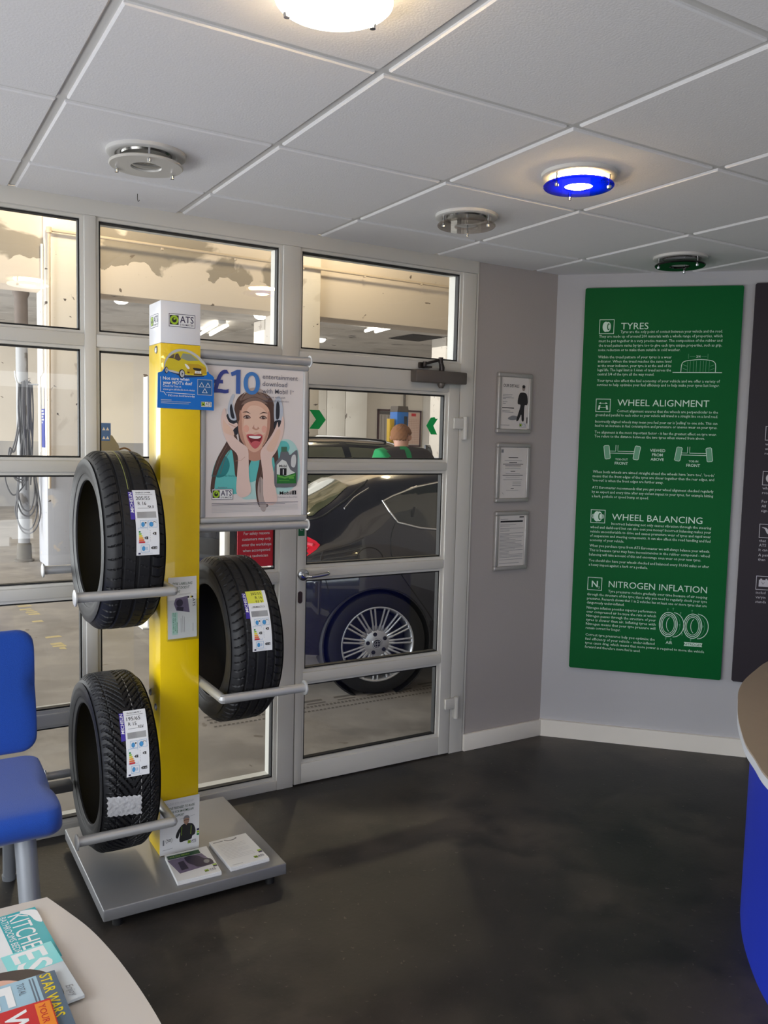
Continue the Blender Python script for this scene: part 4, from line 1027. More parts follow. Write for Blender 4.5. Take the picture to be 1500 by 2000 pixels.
# chalk and paint lines round the treads
for t, c, x, col, dash in ((t1, C1, -0.014, (150, 156, 90), 0), (t3, C3, 0.022, (160, 158, 156), 1)):
    A = Art(on_tread(c, x, 0.0, 0.0, 0.0006)); k = 0
    for a in range(-70, 118, 2):
        k += 1
        if dash and k % 2: continue
        v0, v1 = radians(a)*TR, radians(a+2)*TR
        if t is t1 and a < 37: continue
        A.rect(-0.0010, v0, 0.0010, v1, mat('tread_mark_%d' % col[0], col, 0.7, var=0.2, scale=80), 0)
    A.build('tread_paint_line', t)
# ------------------------------------------------------------------ framed advert between the two rails
QX0, QX1, QZ0, QZ1 = 0.960, 1.372, 1.2355, 1.8065
po = thing('framed_poster', ((QX0+QX1)/2, 2.838, QZ0), 'silver snap-frame advert with a smiling woman in headphones, held by the stand', 'poster')
b = MB(); w_ = 0.021
for lo, hi in (((QX0, QZ0), (QX1, QZ0+w_)), ((QX0, QZ1-w_), (QX1, QZ1)), ((QX0, QZ0+w_*0.9), (QX0+w_, QZ1-w_*0.9)), ((QX1-w_, QZ0+w_*0.9), (QX1, QZ1-w_*0.9))):
    b.box((lo[0], 2.829, lo[1]), (hi[0], 2.848, hi[1]), 0.006, 3)
b.build('frame', M_ALU, po)
b = MB(); b.box((QX0+0.012, 2.8365, QZ0+0.012), (QX1-0.012, 2.8430, QZ1-0.012)); shp = b.build('poster_sheet', mat('poster_paper', (222, 214, 212), 0.4, var=0.01), po, smooth=False)
A = Art(frame((0, 2.8362, 0), (1, 0, 0), (0, 0, 1), (0, -1, 0)), 0.0002)
m = lambda n, c: mat('poster_'+n, c, 0.45, var=0.0)
SKIN = m('skin', (216, 172, 150)); SKL = m('skin_light', (226, 190, 170)); SKD = m('skin_shade', (190, 140, 120)); SKP = m('skin_pale', (226, 198, 188))
HAIR = m('hair', (82, 58, 50)); HAIRL = m('hair_light', (128, 104, 94)); HAIRP = m('hair_pale', (176, 160, 154)); TEAL = m('teal', (96, 190, 188)); TEALD = m('teal_dark', (40, 130, 134)); TEALP = m('teal_pale', (176, 214, 210))
LIP = m('lips', (198, 92, 98)); MOUTH = m('mouth', (120, 30, 40)); TOOTH = m('teeth', (240, 236, 232)); EYE = m('eye', (70, 46, 42)); BROW = m('brow', (78, 56, 48)); HP = m('headphone', (36, 38, 48)); HPS = m('headphone_silver', (186, 192, 204)); BOT = m('bottle', (104, 106, 112)); BOTL = m('bottle_light', (158, 160, 166)); GRN = m('label_green', (34, 112, 44)); GRNL = m('label_green_light', (96, 164, 70)); BL1 = m('blue_dark', (52, 64, 140)); BL2 = m('blue_mid', (64, 122, 190)); GTX = m('grey_text', (110, 108, 122))
# shoulders and jumper
A.blob([(1.020, 1.352), (1.005, 1.40), (1.016, 1.446), (1.040, 1.490), (1.075, 1.505), (1.10, 1.48), (1.12, 1.40), (1.11, 1.345), (1.06, 1.338)], TEAL, 1)
A.blob([(1.225, 1.36), (1.214, 1.43), (1.236, 1.50), (1.262, 1.530), (1.300, 1.534), (1.330, 1.505), (1.342, 1.45), (1.340, 1.39), (1.300, 1.345), (1.255, 1.335)], TEALP, 1)
A.blob([(1.230, 1.41), (1.226, 1.470), (1.250, 1.520), (1.285, 1.528), (1.300, 1.50), (1.262, 1.46)], TEAL, 2)
A.blob([(1.112, 1.330), (1.104, 1.42), (1.120, 1.490), (1.170, 1.500), (1.206, 1.470), (1.214, 1.40), (1.200, 1.330), (1.155, 1.318)], TEALP, 1)
A.blob([(1.122, 1.40), (1.118, 1.475), (1.165, 1.495), (1.196, 1.465), (1.190, 1.41), (1.155, 1.38)], TEAL, 2)
A.blob([(1.020, 1.40), (1.030, 1.455), (1.055, 1.472), (1.070, 1.440), (1.055, 1.405)], TEALD, 2)
# hair behind
A.blob([(1.096, 1.600), (1.085, 1.640), (1.100, 1.680), (1.136, 1.703), (1.172, 1.705), (1.208, 1.690), (1.238, 1.655), (1.245, 1.600), (1.240, 1.540), (1.222, 1.490), (1.120, 1.485), (1.104, 1.530)], HAIR, 3)
A.blob([(1.105, 1.655), (1.116, 1.690), (1.150, 1.710), (1.180, 1.708), (1.212, 1.690), (1.225, 1.660), (1.165, 1.664)], HAIRL, 4)
A.blob([(1.120, 1.690), (1.140, 1.712), (1.172, 1.716), (1.200, 1.704), (1.205, 1.692), (1.160, 1.697)], HAIRP, 5)
A.blob([(1.085, 1.560), (1.050, 1.510), (1.020, 1.455), (1.005, 1.400), (1.000, 1.350), (1.012, 1.345), (1.020, 1.400), (1.048, 1.465), (1.075, 1.495), (1.085, 1.45), (1.092, 1.40), (1.106, 1.42), (1.104, 1.50)], HAIR, 3, 4)
A.blob([(1.150, 1.500), (1.128, 1.460), (1.120, 1.400), (1.112, 1.360), (1.126, 1.385), (1.140, 1.430), (1.160, 1.485)], HAIR, 4, 4)
A.blob([(1.190, 1.500), (1.180, 1.440), (1.168, 1.370), (1.178, 1.300), (1.200, 1.286), (1.222, 1.300), (1.224, 1.370), (1.214, 1.430), (1.236, 1.470), (1.246, 1.420), (1.256, 1.470), (1.240, 1.540), (1.215, 1.520)], HAIR, 4, 4)
A.blob([(1.186, 1.400), (1.176, 1.345), (1.188, 1.285), (1.204, 1.272), (1.212, 1.300), (1.208, 1.360)], HAIRP, 5, 4)
# face, neck, forearms and hands
A.blob([(1.135, 1.500), (1.130, 1.470), (1.160, 1.455), (1.196, 1.468), (1.196, 1.505)], SKD, 5)
A.blob([(1.104, 1.605), (1.100, 1.570), (1.112, 1.530), (1.136, 1.500), (1.160, 1.487), (1.184, 1.498), (1.208, 1.530), (1.220, 1.570), (1.222, 1.612), (1.214, 1.645), (1.185, 1.667), (1.150, 1.668), (1.118, 1.650)], SKIN, 6)
A.blob([(1.122, 1.600), (1.122, 1.565), (1.142, 1.545), (1.170, 1.560), (1.196, 1.550), (1.208, 1.575), (1.208, 1.625), (1.180, 1.650), (1.140, 1.648)], SKL, 7)
A.blob([(1.104, 1.600), (1.104, 1.640), (1.122, 1.668), (1.160, 1.682), (1.198, 1.670), (1.222, 1.645), (1.228, 1.595), (1.234, 1.60), (1.238, 1.650), (1.216, 1.690), (1.160, 1.700), (1.110, 1.682), (1.090, 1.640), (1.094, 1.60)], HAIR, 8)
A.blob([(1.118, 1.690), (1.106, 1.668), (1.160, 1.684), (1.204, 1.672), (1.212, 1.688), (1.165, 1.704)], HAIRL, 9)
for ex, s in ((1.132, 1), (1.194, -1)):
    A.blob([(ex-0.015, 1.6105), (ex-0.004, 1.6185), (ex+0.008, 1.6170), (ex+0.015, 1.6085), (ex+0.003, 1.6045), (ex-0.008, 1.6060)], SKD, 8)
    A.blob([(ex-0.012, 1.6100), (ex, 1.6155), (ex+0.012, 1.6100), (ex, 1.6070)], m('eye_white', (206, 190, 182)), 9); A.poly(ell(ex+0.001, 1.6106, 0.0058, 0.0048), EYE, 9.5); A.poly(ell(ex+0.003, 1.6125, 0.0012, 0.0012, 8), TOOTH, 11)
    A.line([(ex-0.013, 1.6105), (ex-0.003, 1.6165), (ex+0.007, 1.6155), (ex+0.013, 1.6095)], 0.0034, EYE, 10); A.line([(ex-0.011, 1.6085), (ex, 1.6060), (ex+0.011, 1.6085)], 0.0016, BROW, 10)
    A.blob([(ex-0.017*s, 1.6270), (ex, 1.6315), (ex+0.014*s, 1.6225), (ex, 1.6275)], BROW, 9)
A.blob([(1.158, 1.582), (1.153, 1.572), (1.160, 1.568), (1.168, 1.566), (1.176, 1.569), (1.180, 1.573), (1.174, 1.580), (1.170, 1.600), (1.166, 1.600)], SKD, 8); A.blob([(1.162, 1.606), (1.160, 1.578), (1.168, 1.571), (1.174, 1.578), (1.170, 1.606)], SKL, 9)
A.blob([(1.131, 1.546), (1.147, 1.552), (1.164, 1.549), (1.180, 1.552), (1.193, 1.546), (1.188, 1.524), (1.174, 1.504), (1.160, 1.501), (1.144, 1.518)], LIP, 8)
A.blob([(1.136, 1.544), (1.164, 1.545), (1.189, 1.544), (1.183, 1.526), (1.170, 1.510), (1.154, 1.514)], MOUTH, 9); A.blob([(1.140, 1.5438), (1.164, 1.5445), (1.186, 1.5438), (1.180, 1.5370), (1.164, 1.5355), (1.147, 1.5378)], TOOTH, 10); A.blob([(1.150, 1.520), (1.166, 1.528), (1.184, 1.522), (1.172, 1.509), (1.158, 1.510)], LIP, 10)
A.blob([(1.102, 1.600), (1.100, 1.565), (1.114, 1.528), (1.130, 1.508), (1.122, 1.535), (1.114, 1.570), (1.112, 1.620), (1.106, 1.635)], SKD, 7.5, 4); A.blob([(1.222, 1.605), (1.219, 1.570), (1.206, 1.530), (1.190, 1.506), (1.200, 1.535), (1.209, 1.570), (1.212, 1.625), (1.218, 1.635)], SKD, 7.5, 4)
A.poly(ell(1.130, 1.570, 0.011, 0.013), m('blush', (226, 168, 150)), 7.6); A.poly(ell(1.199, 1.570, 0.010, 0.013), m('blush', (226, 168, 150)), 7.6)
for x0_, x1_, z1_ in ((1.150, 1.136, 1.690), (1.170, 1.182, 1.692), (1.140, 1.112, 1.672), (1.185, 1.212, 1.676)): A.line([(x0_, 1.700), ((x0_+x1_)/2, 1.694), (x1_, z1_)], 0.0016, HAIRL, 9)
for x0_, z0_, x1_, z1_ in ((1.060, 1.510, 1.018, 1.420), (1.075, 1.500, 1.035, 1.410), (1.196, 1.440, 1.186, 1.340), (1.208, 1.430, 1.200, 1.320), (1.130, 1.460, 1.122, 1.390)): A.line([(x0_, z0_), ((x0_+x1_)/2-0.006, (z0_+z1_)/2), (x1_, z1_)], 0.0016, HAIRL, 5)
# headphones
A.blob([(1.060, 1.632), (1.066, 1.665), (1.078, 1.690), (1.086, 1.684), (1.078, 1.660), (1.088, 1.625), (1.092, 1.600), (1.070, 1.602)], HPS, 9, 4); A.blob([(1.068, 1.640), (1.074, 1.655), (1.082, 1.625), (1.086, 1.606), (1.074, 1.608)], HP, 10, 4)
A.blob([(1.055, 1.600), (1.060, 1.620), (1.075, 1.610), (1.092, 1.604), (1.100, 1.570), (1.096, 1.548), (1.082, 1.556), (1.072, 1.580)], HP, 8, 4)
A.blob([(1.238, 1.600), (1.236, 1.660), (1.244, 1.684), (1.256, 1.690), (1.266, 1.668), (1.272, 1.640), (1.268, 1.600), (1.252, 1.590)], HPS, 9, 4); A.blob([(1.244, 1.610), (1.244, 1.660), (1.252, 1.672), (1.258, 1.650), (1.256, 1.612)], HP, 10, 4)
A.blob([(1.240, 1.600), (1.262, 1.604), (1.266, 1.588), (1.252, 1.570), (1.236, 1.576)], HP, 10, 4)
def arm_(pts, mt, l): A.blob(pts, mt, l, 4)
arm_([(1.095, 1.345), (1.098, 1.42), (1.098, 1.475), (1.070, 1.505), (1.048, 1.545), (1.036, 1.590), (1.040, 1.625), (1.050, 1.640), (1.056, 1.612), (1.066, 1.592), (1.082, 1.586), (1.094, 1.590), (1.098, 1.580), (1.086, 1.570), (1.078, 1.556), (1.086, 1.540), (1.110, 1.520), (1.136, 1.500), (1.140, 1.460), (1.142, 1.40), (1.150, 1.345), (1.120, 1.325)], SKP, 11)
arm_([(1.046, 1.560), (1.044, 1.600), (1.054, 1.588), (1.070, 1.574), (1.082, 1.560), (1.084, 1.545), (1.066, 1.548)], SKL, 12); A.line([(1.064, 1.586), (1.084, 1.577), (1.092, 1.574)], 0.002, SKD, 13); A.line([(1.090, 1.455), (1.112, 1.458), (1.126, 1.47)], 0.0012, SKD, 13)
arm_([(1.200, 1.318), (1.196, 1.40), (1.188, 1.455), (1.186, 1.490), (1.206, 1.520), (1.228, 1.550), (1.244, 1.580), (1.250, 1.598), (1.254, 1.578), (1.262, 1.590), (1.270, 1.620), (1.276, 1.600), (1.274, 1.560), (1.262, 1.525), (1.246, 1.490), (1.230, 1.465), (1.236, 1.420), (1.246, 1.360), (1.252, 1.310), (1.225, 1.295)], SKP, 11)
arm_([(1.208, 1.500), (1.232, 1.540), (1.250, 1.570), (1.262, 1.565), (1.252, 1.525), (1.232, 1.490)], SKL, 12)
# oil bottle
A.blob([(1.242, 1.366), (1.240, 1.420), (1.244, 1.450), (1.260, 1.470), (1.266, 1.492), (1.290, 1.492), (1.300, 1.478), (1.316, 1.490), (1.330, 1.494), (1.332, 1.440), (1.330, 1.370), (1.300, 1.360), (1.262, 1.360)], BOT, 13, 4)
A.blob([(1.306, 1.440), (1.308, 1.472), (1.322, 1.480), (1.326, 1.455), (1.320, 1.434)], m('bottle_gap', (206, 208, 208)), 14, 4); A.rect(1.266, 1.490, 1.288, 1.508, m('cap_green', (70, 110, 90)), 14)
A.poly([(1.250, 1.380), (1.249, 1.442), (1.270, 1.462), (1.286, 1.455), (1.304, 1.424), (1.322, 1.414), (1.322, 1.376)], m('label_pale', (216, 220, 216)), 14); A.poly([(1.250, 1.374), (1.250, 1.408), (1.286, 1.402), (1.326, 1.414), (1.327, 1.374)], GRN, 15)
A.poly([(1.254, 1.406), (1.280, 1.398), (1.322, 1.408), (1.322, 1.402), (1.282, 1.392), (1.254, 1.398)], GRNL, 16); A.line([(1.258, 1.385), (1.300, 1.384)], 0.002, GRNL, 16); A.rect(1.298, 1.392, 1.318, 1.399, GRNL, 17)
A.text('Mobil', 1.259, 1.434, 0.013, M_BLACK, 17, width=0.030, bold=0.02); A.rect(1.262, 1.404, 1.288, 1.430, M_BLACK, 16); A.text('1', 1.275, 1.407, 0.028, M_WHITE, 17, align='c', bold=0.04)
# lettering
M1 = BL1
A.text('£', 1.004, 1.693, 0.114, BL1, 14, width=0.060, bold=0.03, res=6); A.poly([(1.090, 1.692), (1.106, 1.692), (1.106, 1.775), (1.093, 1.775), (1.070, 1.764), (1.074, 1.751), (1.090, 1.758)], m('blue_ten', (58, 94, 166)), 14); A.text('0', 1.118, 1.693, 0.111, BL2, 14, width=0.062, bold=0.03, res=6)
for k, (t, wd) in enumerate((('entertainment', .138), ('download', .096), ('with Mobil 1', .112))): A.text(t, 1.190, 1.7495-k*0.0255, 0.0240, GTX, 14, width=wd, bold=0.008)
A.text('TM', 1.305, 1.708, 0.006, GTX, 14, res=1)
A.text('To find out more visit:', 1.192, 1.682, 0.0105, GTX, 14, width=0.088, res=1, bold=0.01); A.text('mobil.co.uk/2012promotion', 1.192, 1.669, 0.0105, GTX, 14, width=0.102, res=1, bold=0.01)
A.text('Energy lives here', 1.003, 1.400, 0.0105, TEALD, 14, width=0.084, res=1); A.text('Available at', 1.026, 1.3595, 0.0072, GTX, 14, width=0.034, res=1)
ats_logo(A, 1.004, 1.3190, 0.078, 14); A.text('Mobil', 1.262, 1.333, 0.0185, M_BLACK, 14, width=0.047, bold=0.012); A.rect(1.312, 1.333, 1.328, 1.3475, M_BLACK, 14); A.text('1', 1.320, 1.3345, 0.0160, M_WHITE, 15, align='c', bold=0.03)
A.text('Performance by ExxonMobil', 1.256, 1.3215, 0.0070, GTX, 14, width=0.076, res=1)
for k, wd in enumerate((.332, .280, .330, .332, .332, .332, .240)): A.line([(1.004, 1.3055-k*0.0052), (1.004+wd, 1.3055-k*0.0052)], 0.0018 if k < 2 else 0.0011, GTX if k < 2 else M_LGREY, 14)
A.build('advert_print', shp)
# ------------------------------------------------------------------ blue beam seating
M_FAB = mat('blue_fabric', (0, 66, 164), 0.9, var=0.10, scale=160, bump=0.5, bscale=500, sheen=0.3)
M_TUBE = mat('grey_tube_paint', (150, 154, 160), 0.4, metal=0.3, var=0.03)
bn = thing('beam_seat', (0.0, 2.8, 0), 'blue upholstered waiting seats on a grey beam by the window', 'beam seating')
def cushion(x0, x1, prof, r, name):
    """side profile (y, z) swept in x with rounded flanks"""
    P = smooth_closed(prof, 6); n = len(P)
    cy = sum(p[0] for p in P)/n; cz = sum(p[1] for p in P)/n
    xs = []; K = 7
    for k in range(K): a = pi/2*k/(K-1); xs.append((x0+r*(1-sin(a)), r*(1-cos(a))))
    xs = [(x0+r*(1-sin(pi/2*k/(K-1))), r*(1-cos(pi/2*k/(K-1)))) for k in range(K-1, -1, -1)]
    xs = xs+[(x1-(a-x0), i) for a, i in reversed(xs)]
    V = []; F = []
    for x, ins in xs:
        for (y, z) in P:
            d = math.hypot(y-cy, z-cz); dy, dz = (y-cy)/d, (z-cz)/d
            nn_ = ins*0.9
            V.append((x, y-dy*min(nn_, d*0.9), z-dz*min(nn_, d*0.9)))
    m = len(xs)
    for i in range(m-1):
        for j in range(n): F.append((i*n+j, i*n+(j+1) % n, (i+1)*n+(j+1) % n, (i+1)*n+j))
    F.append(tuple(range(n))); F.append(tuple((m-1)*n+j for j in range(n-1, -1, -1)))
    b = MB(); b.add(V, F); return b.build(name, M_FAB, bn, auto=60)
SEATP = [(2.515, 0.372), (2.500, 0.400), (2.512, 0.432), (2.560, 0.447), (2.750, 0.448), (2.960, 0.446), (3.010, 0.440), (3.020, 0.400), (2.960, 0.372), (2.750, 0.352), (2.580, 0.350)]
BACKP = [(3.005, 0.470), (3.030, 0.455), (3.060, 0.470), (3.085, 0.600), (3.115, 0.780), (3.112, 0.842), (3.085, 0.862), (3.062, 0.840), (3.050, 0.760), (3.020, 0.600)]
for x1 in (0.447, -0.06, -0.567):
    cushion(x1-0.50, x1, SEATP, 0.05, 'seat_cushion'); 
    P = BACKP; cushion(x1-0.495, x1+0.004, P, 0.055, 'backrest')
b = MB(); b.box((-1.1, 3.035, 0.272), (0.572, 3.095, 0.300), 0.004); b.box((-1.05, 2.70, 0.296), (0.35, 2.77, 0.346), 0.005)
for x in (0.20, -0.31, -0.82): b.box((x-0.02, 2.72, 0.335), (x+0.02, 3.09, 0.353), 0.003); b.tube([(x, 3.06, 0.30), (x, 3.075, 0.40), (x, 3.098, 0.70)], 0.014, 12)
b.build('beam', mat('beam_dark_grey', (92, 94, 98), 0.45, metal=0.4, var=0.03), bn, label='dark grey steel beam')
for xx in (0.345, -0.86):
    b = MB(); b.tube([(xx, 2.560, 0.372), (xx+0.006, 2.520, 0.20), (xx+0.012, 2.482, 0.0)], 0.030, 22); b.build('leg', M_TUBE, bn)
    b = MB(); b.tube([(xx+0.010, 2.985, 0.36), (xx+0.014, 3.040, 0.018)], 0.021, 18); b.lathe([(0, 0), (0.022, 0), (0.024, 0.018), (0, 0.02)], (xx+0.014, 3.042, 0), 'z', 18); b.build('leg', M_TUBE, bn)

# ------------------------------------------------------------------ coffee table with curved sides
M_TOP = mat('table_laminate', (200, 192, 184), 0.35, var=0.03, scale=5)
TZ = 0.40
tb = thing('coffee_table', (0.18, 1.52, 0), 'low pale table with a curved side in the bottom left corner', 'coffee table')
right = [(0.335, 2.121), (0.366, 2.034), (0.399, 1.930), (0.424, 1.805), (0.440, 1.680), (0.448, 1.583), (0.450, 1.520)]
right += [(x, 3.04-y) for x, y in reversed(right[:-1])]
R_ = [(v.x, v.y) for v in smooth_open([(x, y, 0) for x, y in right], 5)]
poly = R_+[(0.36-x-0.26, y) for x, y in reversed(R_)]
b = MB(); b.prism(poly, frame((0, 0, TZ), (1, 0, 0), (0, 1, 0), (0, 0, 1)), -0.025); b.build('tabletop', M_TOP, tb, auto=30)
for x, y in ((-0.12, 1.95), (0.22, 1.95), (-0.12, 1.09), (0.22, 1.09)):
    b = MB(); b.tube([(x, y, TZ-0.026), (x, y, 0)], 0.02, 16); b.build('leg', M_TUBE, tb)

# ------------------------------------------------------------------ magazines
def mag(name_label, corner, ux, uy, wd, ht, z, th, m):
    F = frame((corner[0], corner[1], z+th), ux, uy, (0, 0, 1))
    t = thing('magazine', (corner[0], corner[1], z), name_label, 'magazine', 'magazines on the coffee table')
    b = MB(); b.prism([(0, 0), (wd, 0), (wd, ht), (0, ht)], F, -th); b.build('pages', m, t, smooth=False)
    return t, Art(F, 0.0003)
# covers face the window: up the cover runs towards +x, reading direction towards the viewer
ux = Vector((0.09, -0.996, 0)).normalized(); uy = Vector((0.996, 0.09, 0)).normalized()
M_TEALM = mat('magazine_teal', (0, 160, 172), 0.3, var=0.0); M_MWH = mat('magazine_white', (228, 230, 232), 0.3, var=0.01)
t, A = mag('teal magazine titled KITCHENS, the furthest one on the coffee table', (0.020, 2.052), ux, uy, 0.232, 0.282, TZ+0.0005, 0.006, M_MWH)
A.rect(0.0, 0.196, 0.232, 0.282, M_TEALM, 1); A.text('KITCHENS', 0.010, 0.218, 0.060, M_MWH, 2, width=0.215, res=3); A.text('BATHROOMS BEDROOMS', 0.006, 0.200, 0.0215, M_MWH, 2, width=0.219)
A.blob([(0.002, 0.248), (0.012, 0.278), (0.040, 0.282), (0.074, 0.280), (0.060, 0.268), (0.032, 0.262), (0.018, 0.250)], M_MWH, 3, 4)
A.text('Statement style', 0.060, 0.152, 0.036, M_GREY, 2, width=0.170, shear=0.25); A.poly(ell(0.028, 0.176, 0.024, 0.017), M_BLACK, 2); A.text('NEW', 0.016, 0.172, 0.010, M_MWH, 3, width=0.026)
for k in range(3): A.line([(0.11, 0.135-k*0.010), (0.20, 0.135-k*0.010)], 0.002, M_LGREY, 2)
A.build('cover', t)
ux = Vector((0.12, -0.993, 0)).normalized(); uy = Vector((0.993, 0.12, 0)).normalized()
t, A = mag('magazine with a pale aqua title over a dark-haired face, second from the window', (0.025, 1.870), ux, uy, 0.225, 0.285, TZ+0.0068, 0.006, mat('magazine_grey', (196, 202, 206), 0.3, var=0.01))
M_AQ = mat('magazine_aqua', (130, 212, 214), 0.3, var=0.0)
A.rect(0.0, 0.180, 0.088, 0.285, M_AQ, 1); A.text('ES', 0.006, 0.200, 0.095, M_MWH, 2, width=0.082, bold=0.06)
A.blob([(0.050, 0.0), (0.046, 0.10), (0.056, 0.17), (0.078, 0.22), (0.120, 0.25), (0.170, 0.255), (0.215, 0.235), (0.222, 0.1), (0.222, 0.0)], mat('magazine_hair', (46, 34, 40), 0.35, var=0.1, scale=60), 3)
A.blob([(0.072, 0.02), (0.070, 0.10), (0.085, 0.165), (0.13, 0.205), (0.18, 0.19), (0.20, 0.11), (0.19, 0.02)], mat('magazine_skin', (214, 168, 150), 0.35, var=0.02), 4)
A.text('Enjoy', 0.176, 0.262, 0.020, M_GREY, 5, width=0.04, shear=0.2); A.build('cover', t)
ux = Vector((0.03, -0.9995, 0)).normalized(); uy = Vector((0.9995, 0.03, 0)).normalized()
t, A = mag('pale blue film magazine with big white letters and yellow side lettering', (0.010, 1.775), ux, uy, 0.215, 0.285, TZ+0.0131, 0.006, mat('magazine_pale_blue', (150, 186, 206), 0.3, var=0.04, scale=30))
M_SLATE = mat('magazine_slate', (86, 104, 122), 0.35, var=0.05, scale=40)
A.rect(0.0, 0.248, 0.215, 0.285, M_SLATE, 1); A.text('STAR WARS', 0.004, 0.254, 0.030, M_YEL, 2, width=0.150, bold=0.05)
for k in range(2): A.line([(0.006, 0.240-k*0.006), (0.13, 0.240-k*0.006)], 0.003, M_SLATE, 1)
A.text('TOTAL', 0.012, 0.208, 0.020, M_SLATE, 2, width=0.040); A.text('F', 0.010, 0.128, 0.098, M_MWH, 2, width=0.070, bold=0.09); A.text('ILM', 0.088, 0.128, 0.098, M_MWH, 2, width=0.110, bold=0.09)
A.blob([(0.012, 0.06), (0.016, 0.10), (0.03, 0.118), (0.05, 0.108), (0.056, 0.07), (0.05, 0.0), (0.014, 0.0)], mat('magazine_figure', (120, 96, 84), 0.4, var=0.3, scale=60), 3); A.poly(ell(0.030, 0.098, 0.012, 0.016), MC['magazine_skin'], 4)
A.build('cover', t)
ux = Vector((0.01, -0.9999, 0)).normalized(); uy = Vector((0.9999, 0.01, 0)).normalized()
t, A = mag('yellow and red magazine with heavy lettering, nearest the viewer', (-0.03, 1.684), ux, uy, 0.215, 0.300, TZ+0.0194, 0.005, mat('magazine_yellow', (232, 206, 20), 0.3, var=0.01))
A.rect(0.0, 0.205, 0.215, 0.300, M_RED, 1); A.text('WHAT', 0.012, 0.215, 0.055, M_MWH, 2, width=0.190, bold=0.08); A.rect(0.006, 0.270, 0.215, 0.298, mat('ink_orange', (232, 136, 40), 0.4, var=0), 2); A.text('YOUR CAR', 0.012, 0.276, 0.018, M_RED, 3, width=0.11, bold=0.02)
A.text('VAN', 0.012, 0.140, 0.055, M_BLACK, 2, width=0.180, bold=0.07); A.text('THE BIG TEST', 0.012, 0.112, 0.018, M_RED, 2, width=0.12, bold=0.02)
A.build('cover', t)

# ------------------------------------------------------------------ reception desk
M_DTOP = mat('desk_beige_laminate', (158, 142, 124), 0.35, var=0.05, scale=30); M_DEDGE = mat('desk_pale_edge', (196, 200, 208), 0.4, var=0.01); M_DBLUE = mat('desk_blue_front', (8, 40, 168), 0.55, var=0.03)
DZ = 0.75
dk_ = thing('reception_desk', (2.8, 1.1, 0), 'curved blue reception desk with a beige top at the right edge', 'reception desk')
top = [(3.30, 1.92), (3.05, 1.945), (2.842, 1.905), (2.68, 1.845), (2.53, 1.780), (2.41, 1.712), (2.308, 1.640), (2.18, 1.545), (2.065, 1.448), (1.99, 1.38), (1.925, 1.308), (1.845, 1.218), (1.78, 1.10), (1.75, 0.96), (1.76, 0.78), (1.82, 0.58)]
Tp = [(v.x, v.y) for v in smooth_open([(x, y, 0) for x, y in top], 6)]
back = [(2.55, 0.40), (2.60, 0.75), (2.85, 1.10), (3.30, 1.25)]
Bk = [(v.x, v.y) for v in smooth_open([(x, y, 0) for x, y in back], 5)]
b = MB(); b.use(M_DTOP); b.prism(Tp+Bk, frame((0, 0, DZ), (1, 0, 0), (0, 1, 0), (0, 0, 1)), -0.006); b.build('worktop', None, dk_, auto=30)
b = MB()
n = len(Tp+Bk)
b.prism(Tp+Bk, frame((0, 0, DZ-0.006), (1, 0, 0), (0, 1, 0), (0, 0, 1)), -0.024); b.build('worktop_edge', M_DEDGE, dk_, auto=30, label='pale edging under the beige worktop')
base = [(3.15, 1.80), (3.02, 1.84), (2.85, 1.835), (2.66, 1.790), (2.50, 1.715), (2.38, 1.630), (2.275, 1.540), (2.165, 1.425), (2.095, 1.335), (2.02, 1.22), (1.95, 1.06), (1.925, 0.90), (1.93, 0.76), (1.97, 0.60)]
Bp = [(v.x, v.y) for v in smooth_open([(x, y, 0) for x, y in base], 6)]
inner = [(2.45, 0.52), (2.50, 0.80), (2.75, 1.16), (3.15, 1.30)]
Ip = [(v.x, v.y) for v in smooth_open([(x, y, 0) for x, y in inner], 5)]
b = MB(); b.prism(Bp+Ip, frame((0, 0, 0.0), (1, 0, 0), (0, 1, 0), (0, 0, 1)), DZ-0.030); b.build('front_panel', M_DBLUE, dk_, auto=30)
# ------------------------------------------------------------------ the workshop behind the glass
M_CONC = patchy('workshop_concrete', (140, 133, 126), (118, 111, 104), (154, 146, 137), scale=1.3, lo=0.45, hi=0.66, rough=0.55, speck=(116, 106, 96), sscale=7)
M_CREAM = patchy('peeling_cream_paint', (222, 211, 196), (208, 196, 180), (176, 164, 150), scale=0.8, lo=0.56, hi=0.60, rough=0.8, speck=(110, 96, 84), sscale=6)
M_BEAM = patchy('peeling_beam_paint', (222, 208, 192), (158, 147, 132), None, scale=1.5, lo=0.455, hi=0.49, zone=(3.42, 4.40), rough=0.85, speck=(120, 106, 92), sscale=5)
M_PIL = patchy('flaking_pillar_paint', (226, 218, 208), (214, 205, 194), (198, 188, 178), scale=1.6, lo=0.62, hi=0.66, rough=0.8, speck=(96, 86, 80), sscale=11, split=1.18, low=(178, 178, 184))
M_WALLF = patchy('far_wall_paint', (218, 208, 194), (206, 196, 182), None, scale=0.6, lo=0.5, hi=0.75, rough=0.8, speck=(120, 104, 92), sscale=3.2, split=1.31, low=(150, 148, 148))
M_WCEIL = patchy('workshop_ceiling', (206, 201, 196), (192, 187, 182), (170, 165, 160), scale=0.5, lo=0.5, hi=0.7, rough=0.9, speck=(90, 86, 82), sscale=2.2)
WX0, WX1, WY0, WY1, WC = -5.0, 14.0, YW+0.065, 18.35, 3.58
b = MB(); b.box((WX0, YW+0.0205, -0.08), (WX1, WY1, 0.0)); structure(b.build('workshop_floor', M_CONC, smooth=False), 'stained grey concrete floor of the workshop')
b = MB(); b.box((WX0, WY1, 0), (WX1, WY1+0.15, 5.0)); structure(b.build('wall_workshop_back', M_WALLF, smooth=False), 'far cream wall of the workshop with a grey dado')
b = MB(); b.box((WX1, WY0, 0), (WX1+0.15, WY1, 5.0)); structure(b.build('wall_workshop_right', M_WALLF, smooth=False))
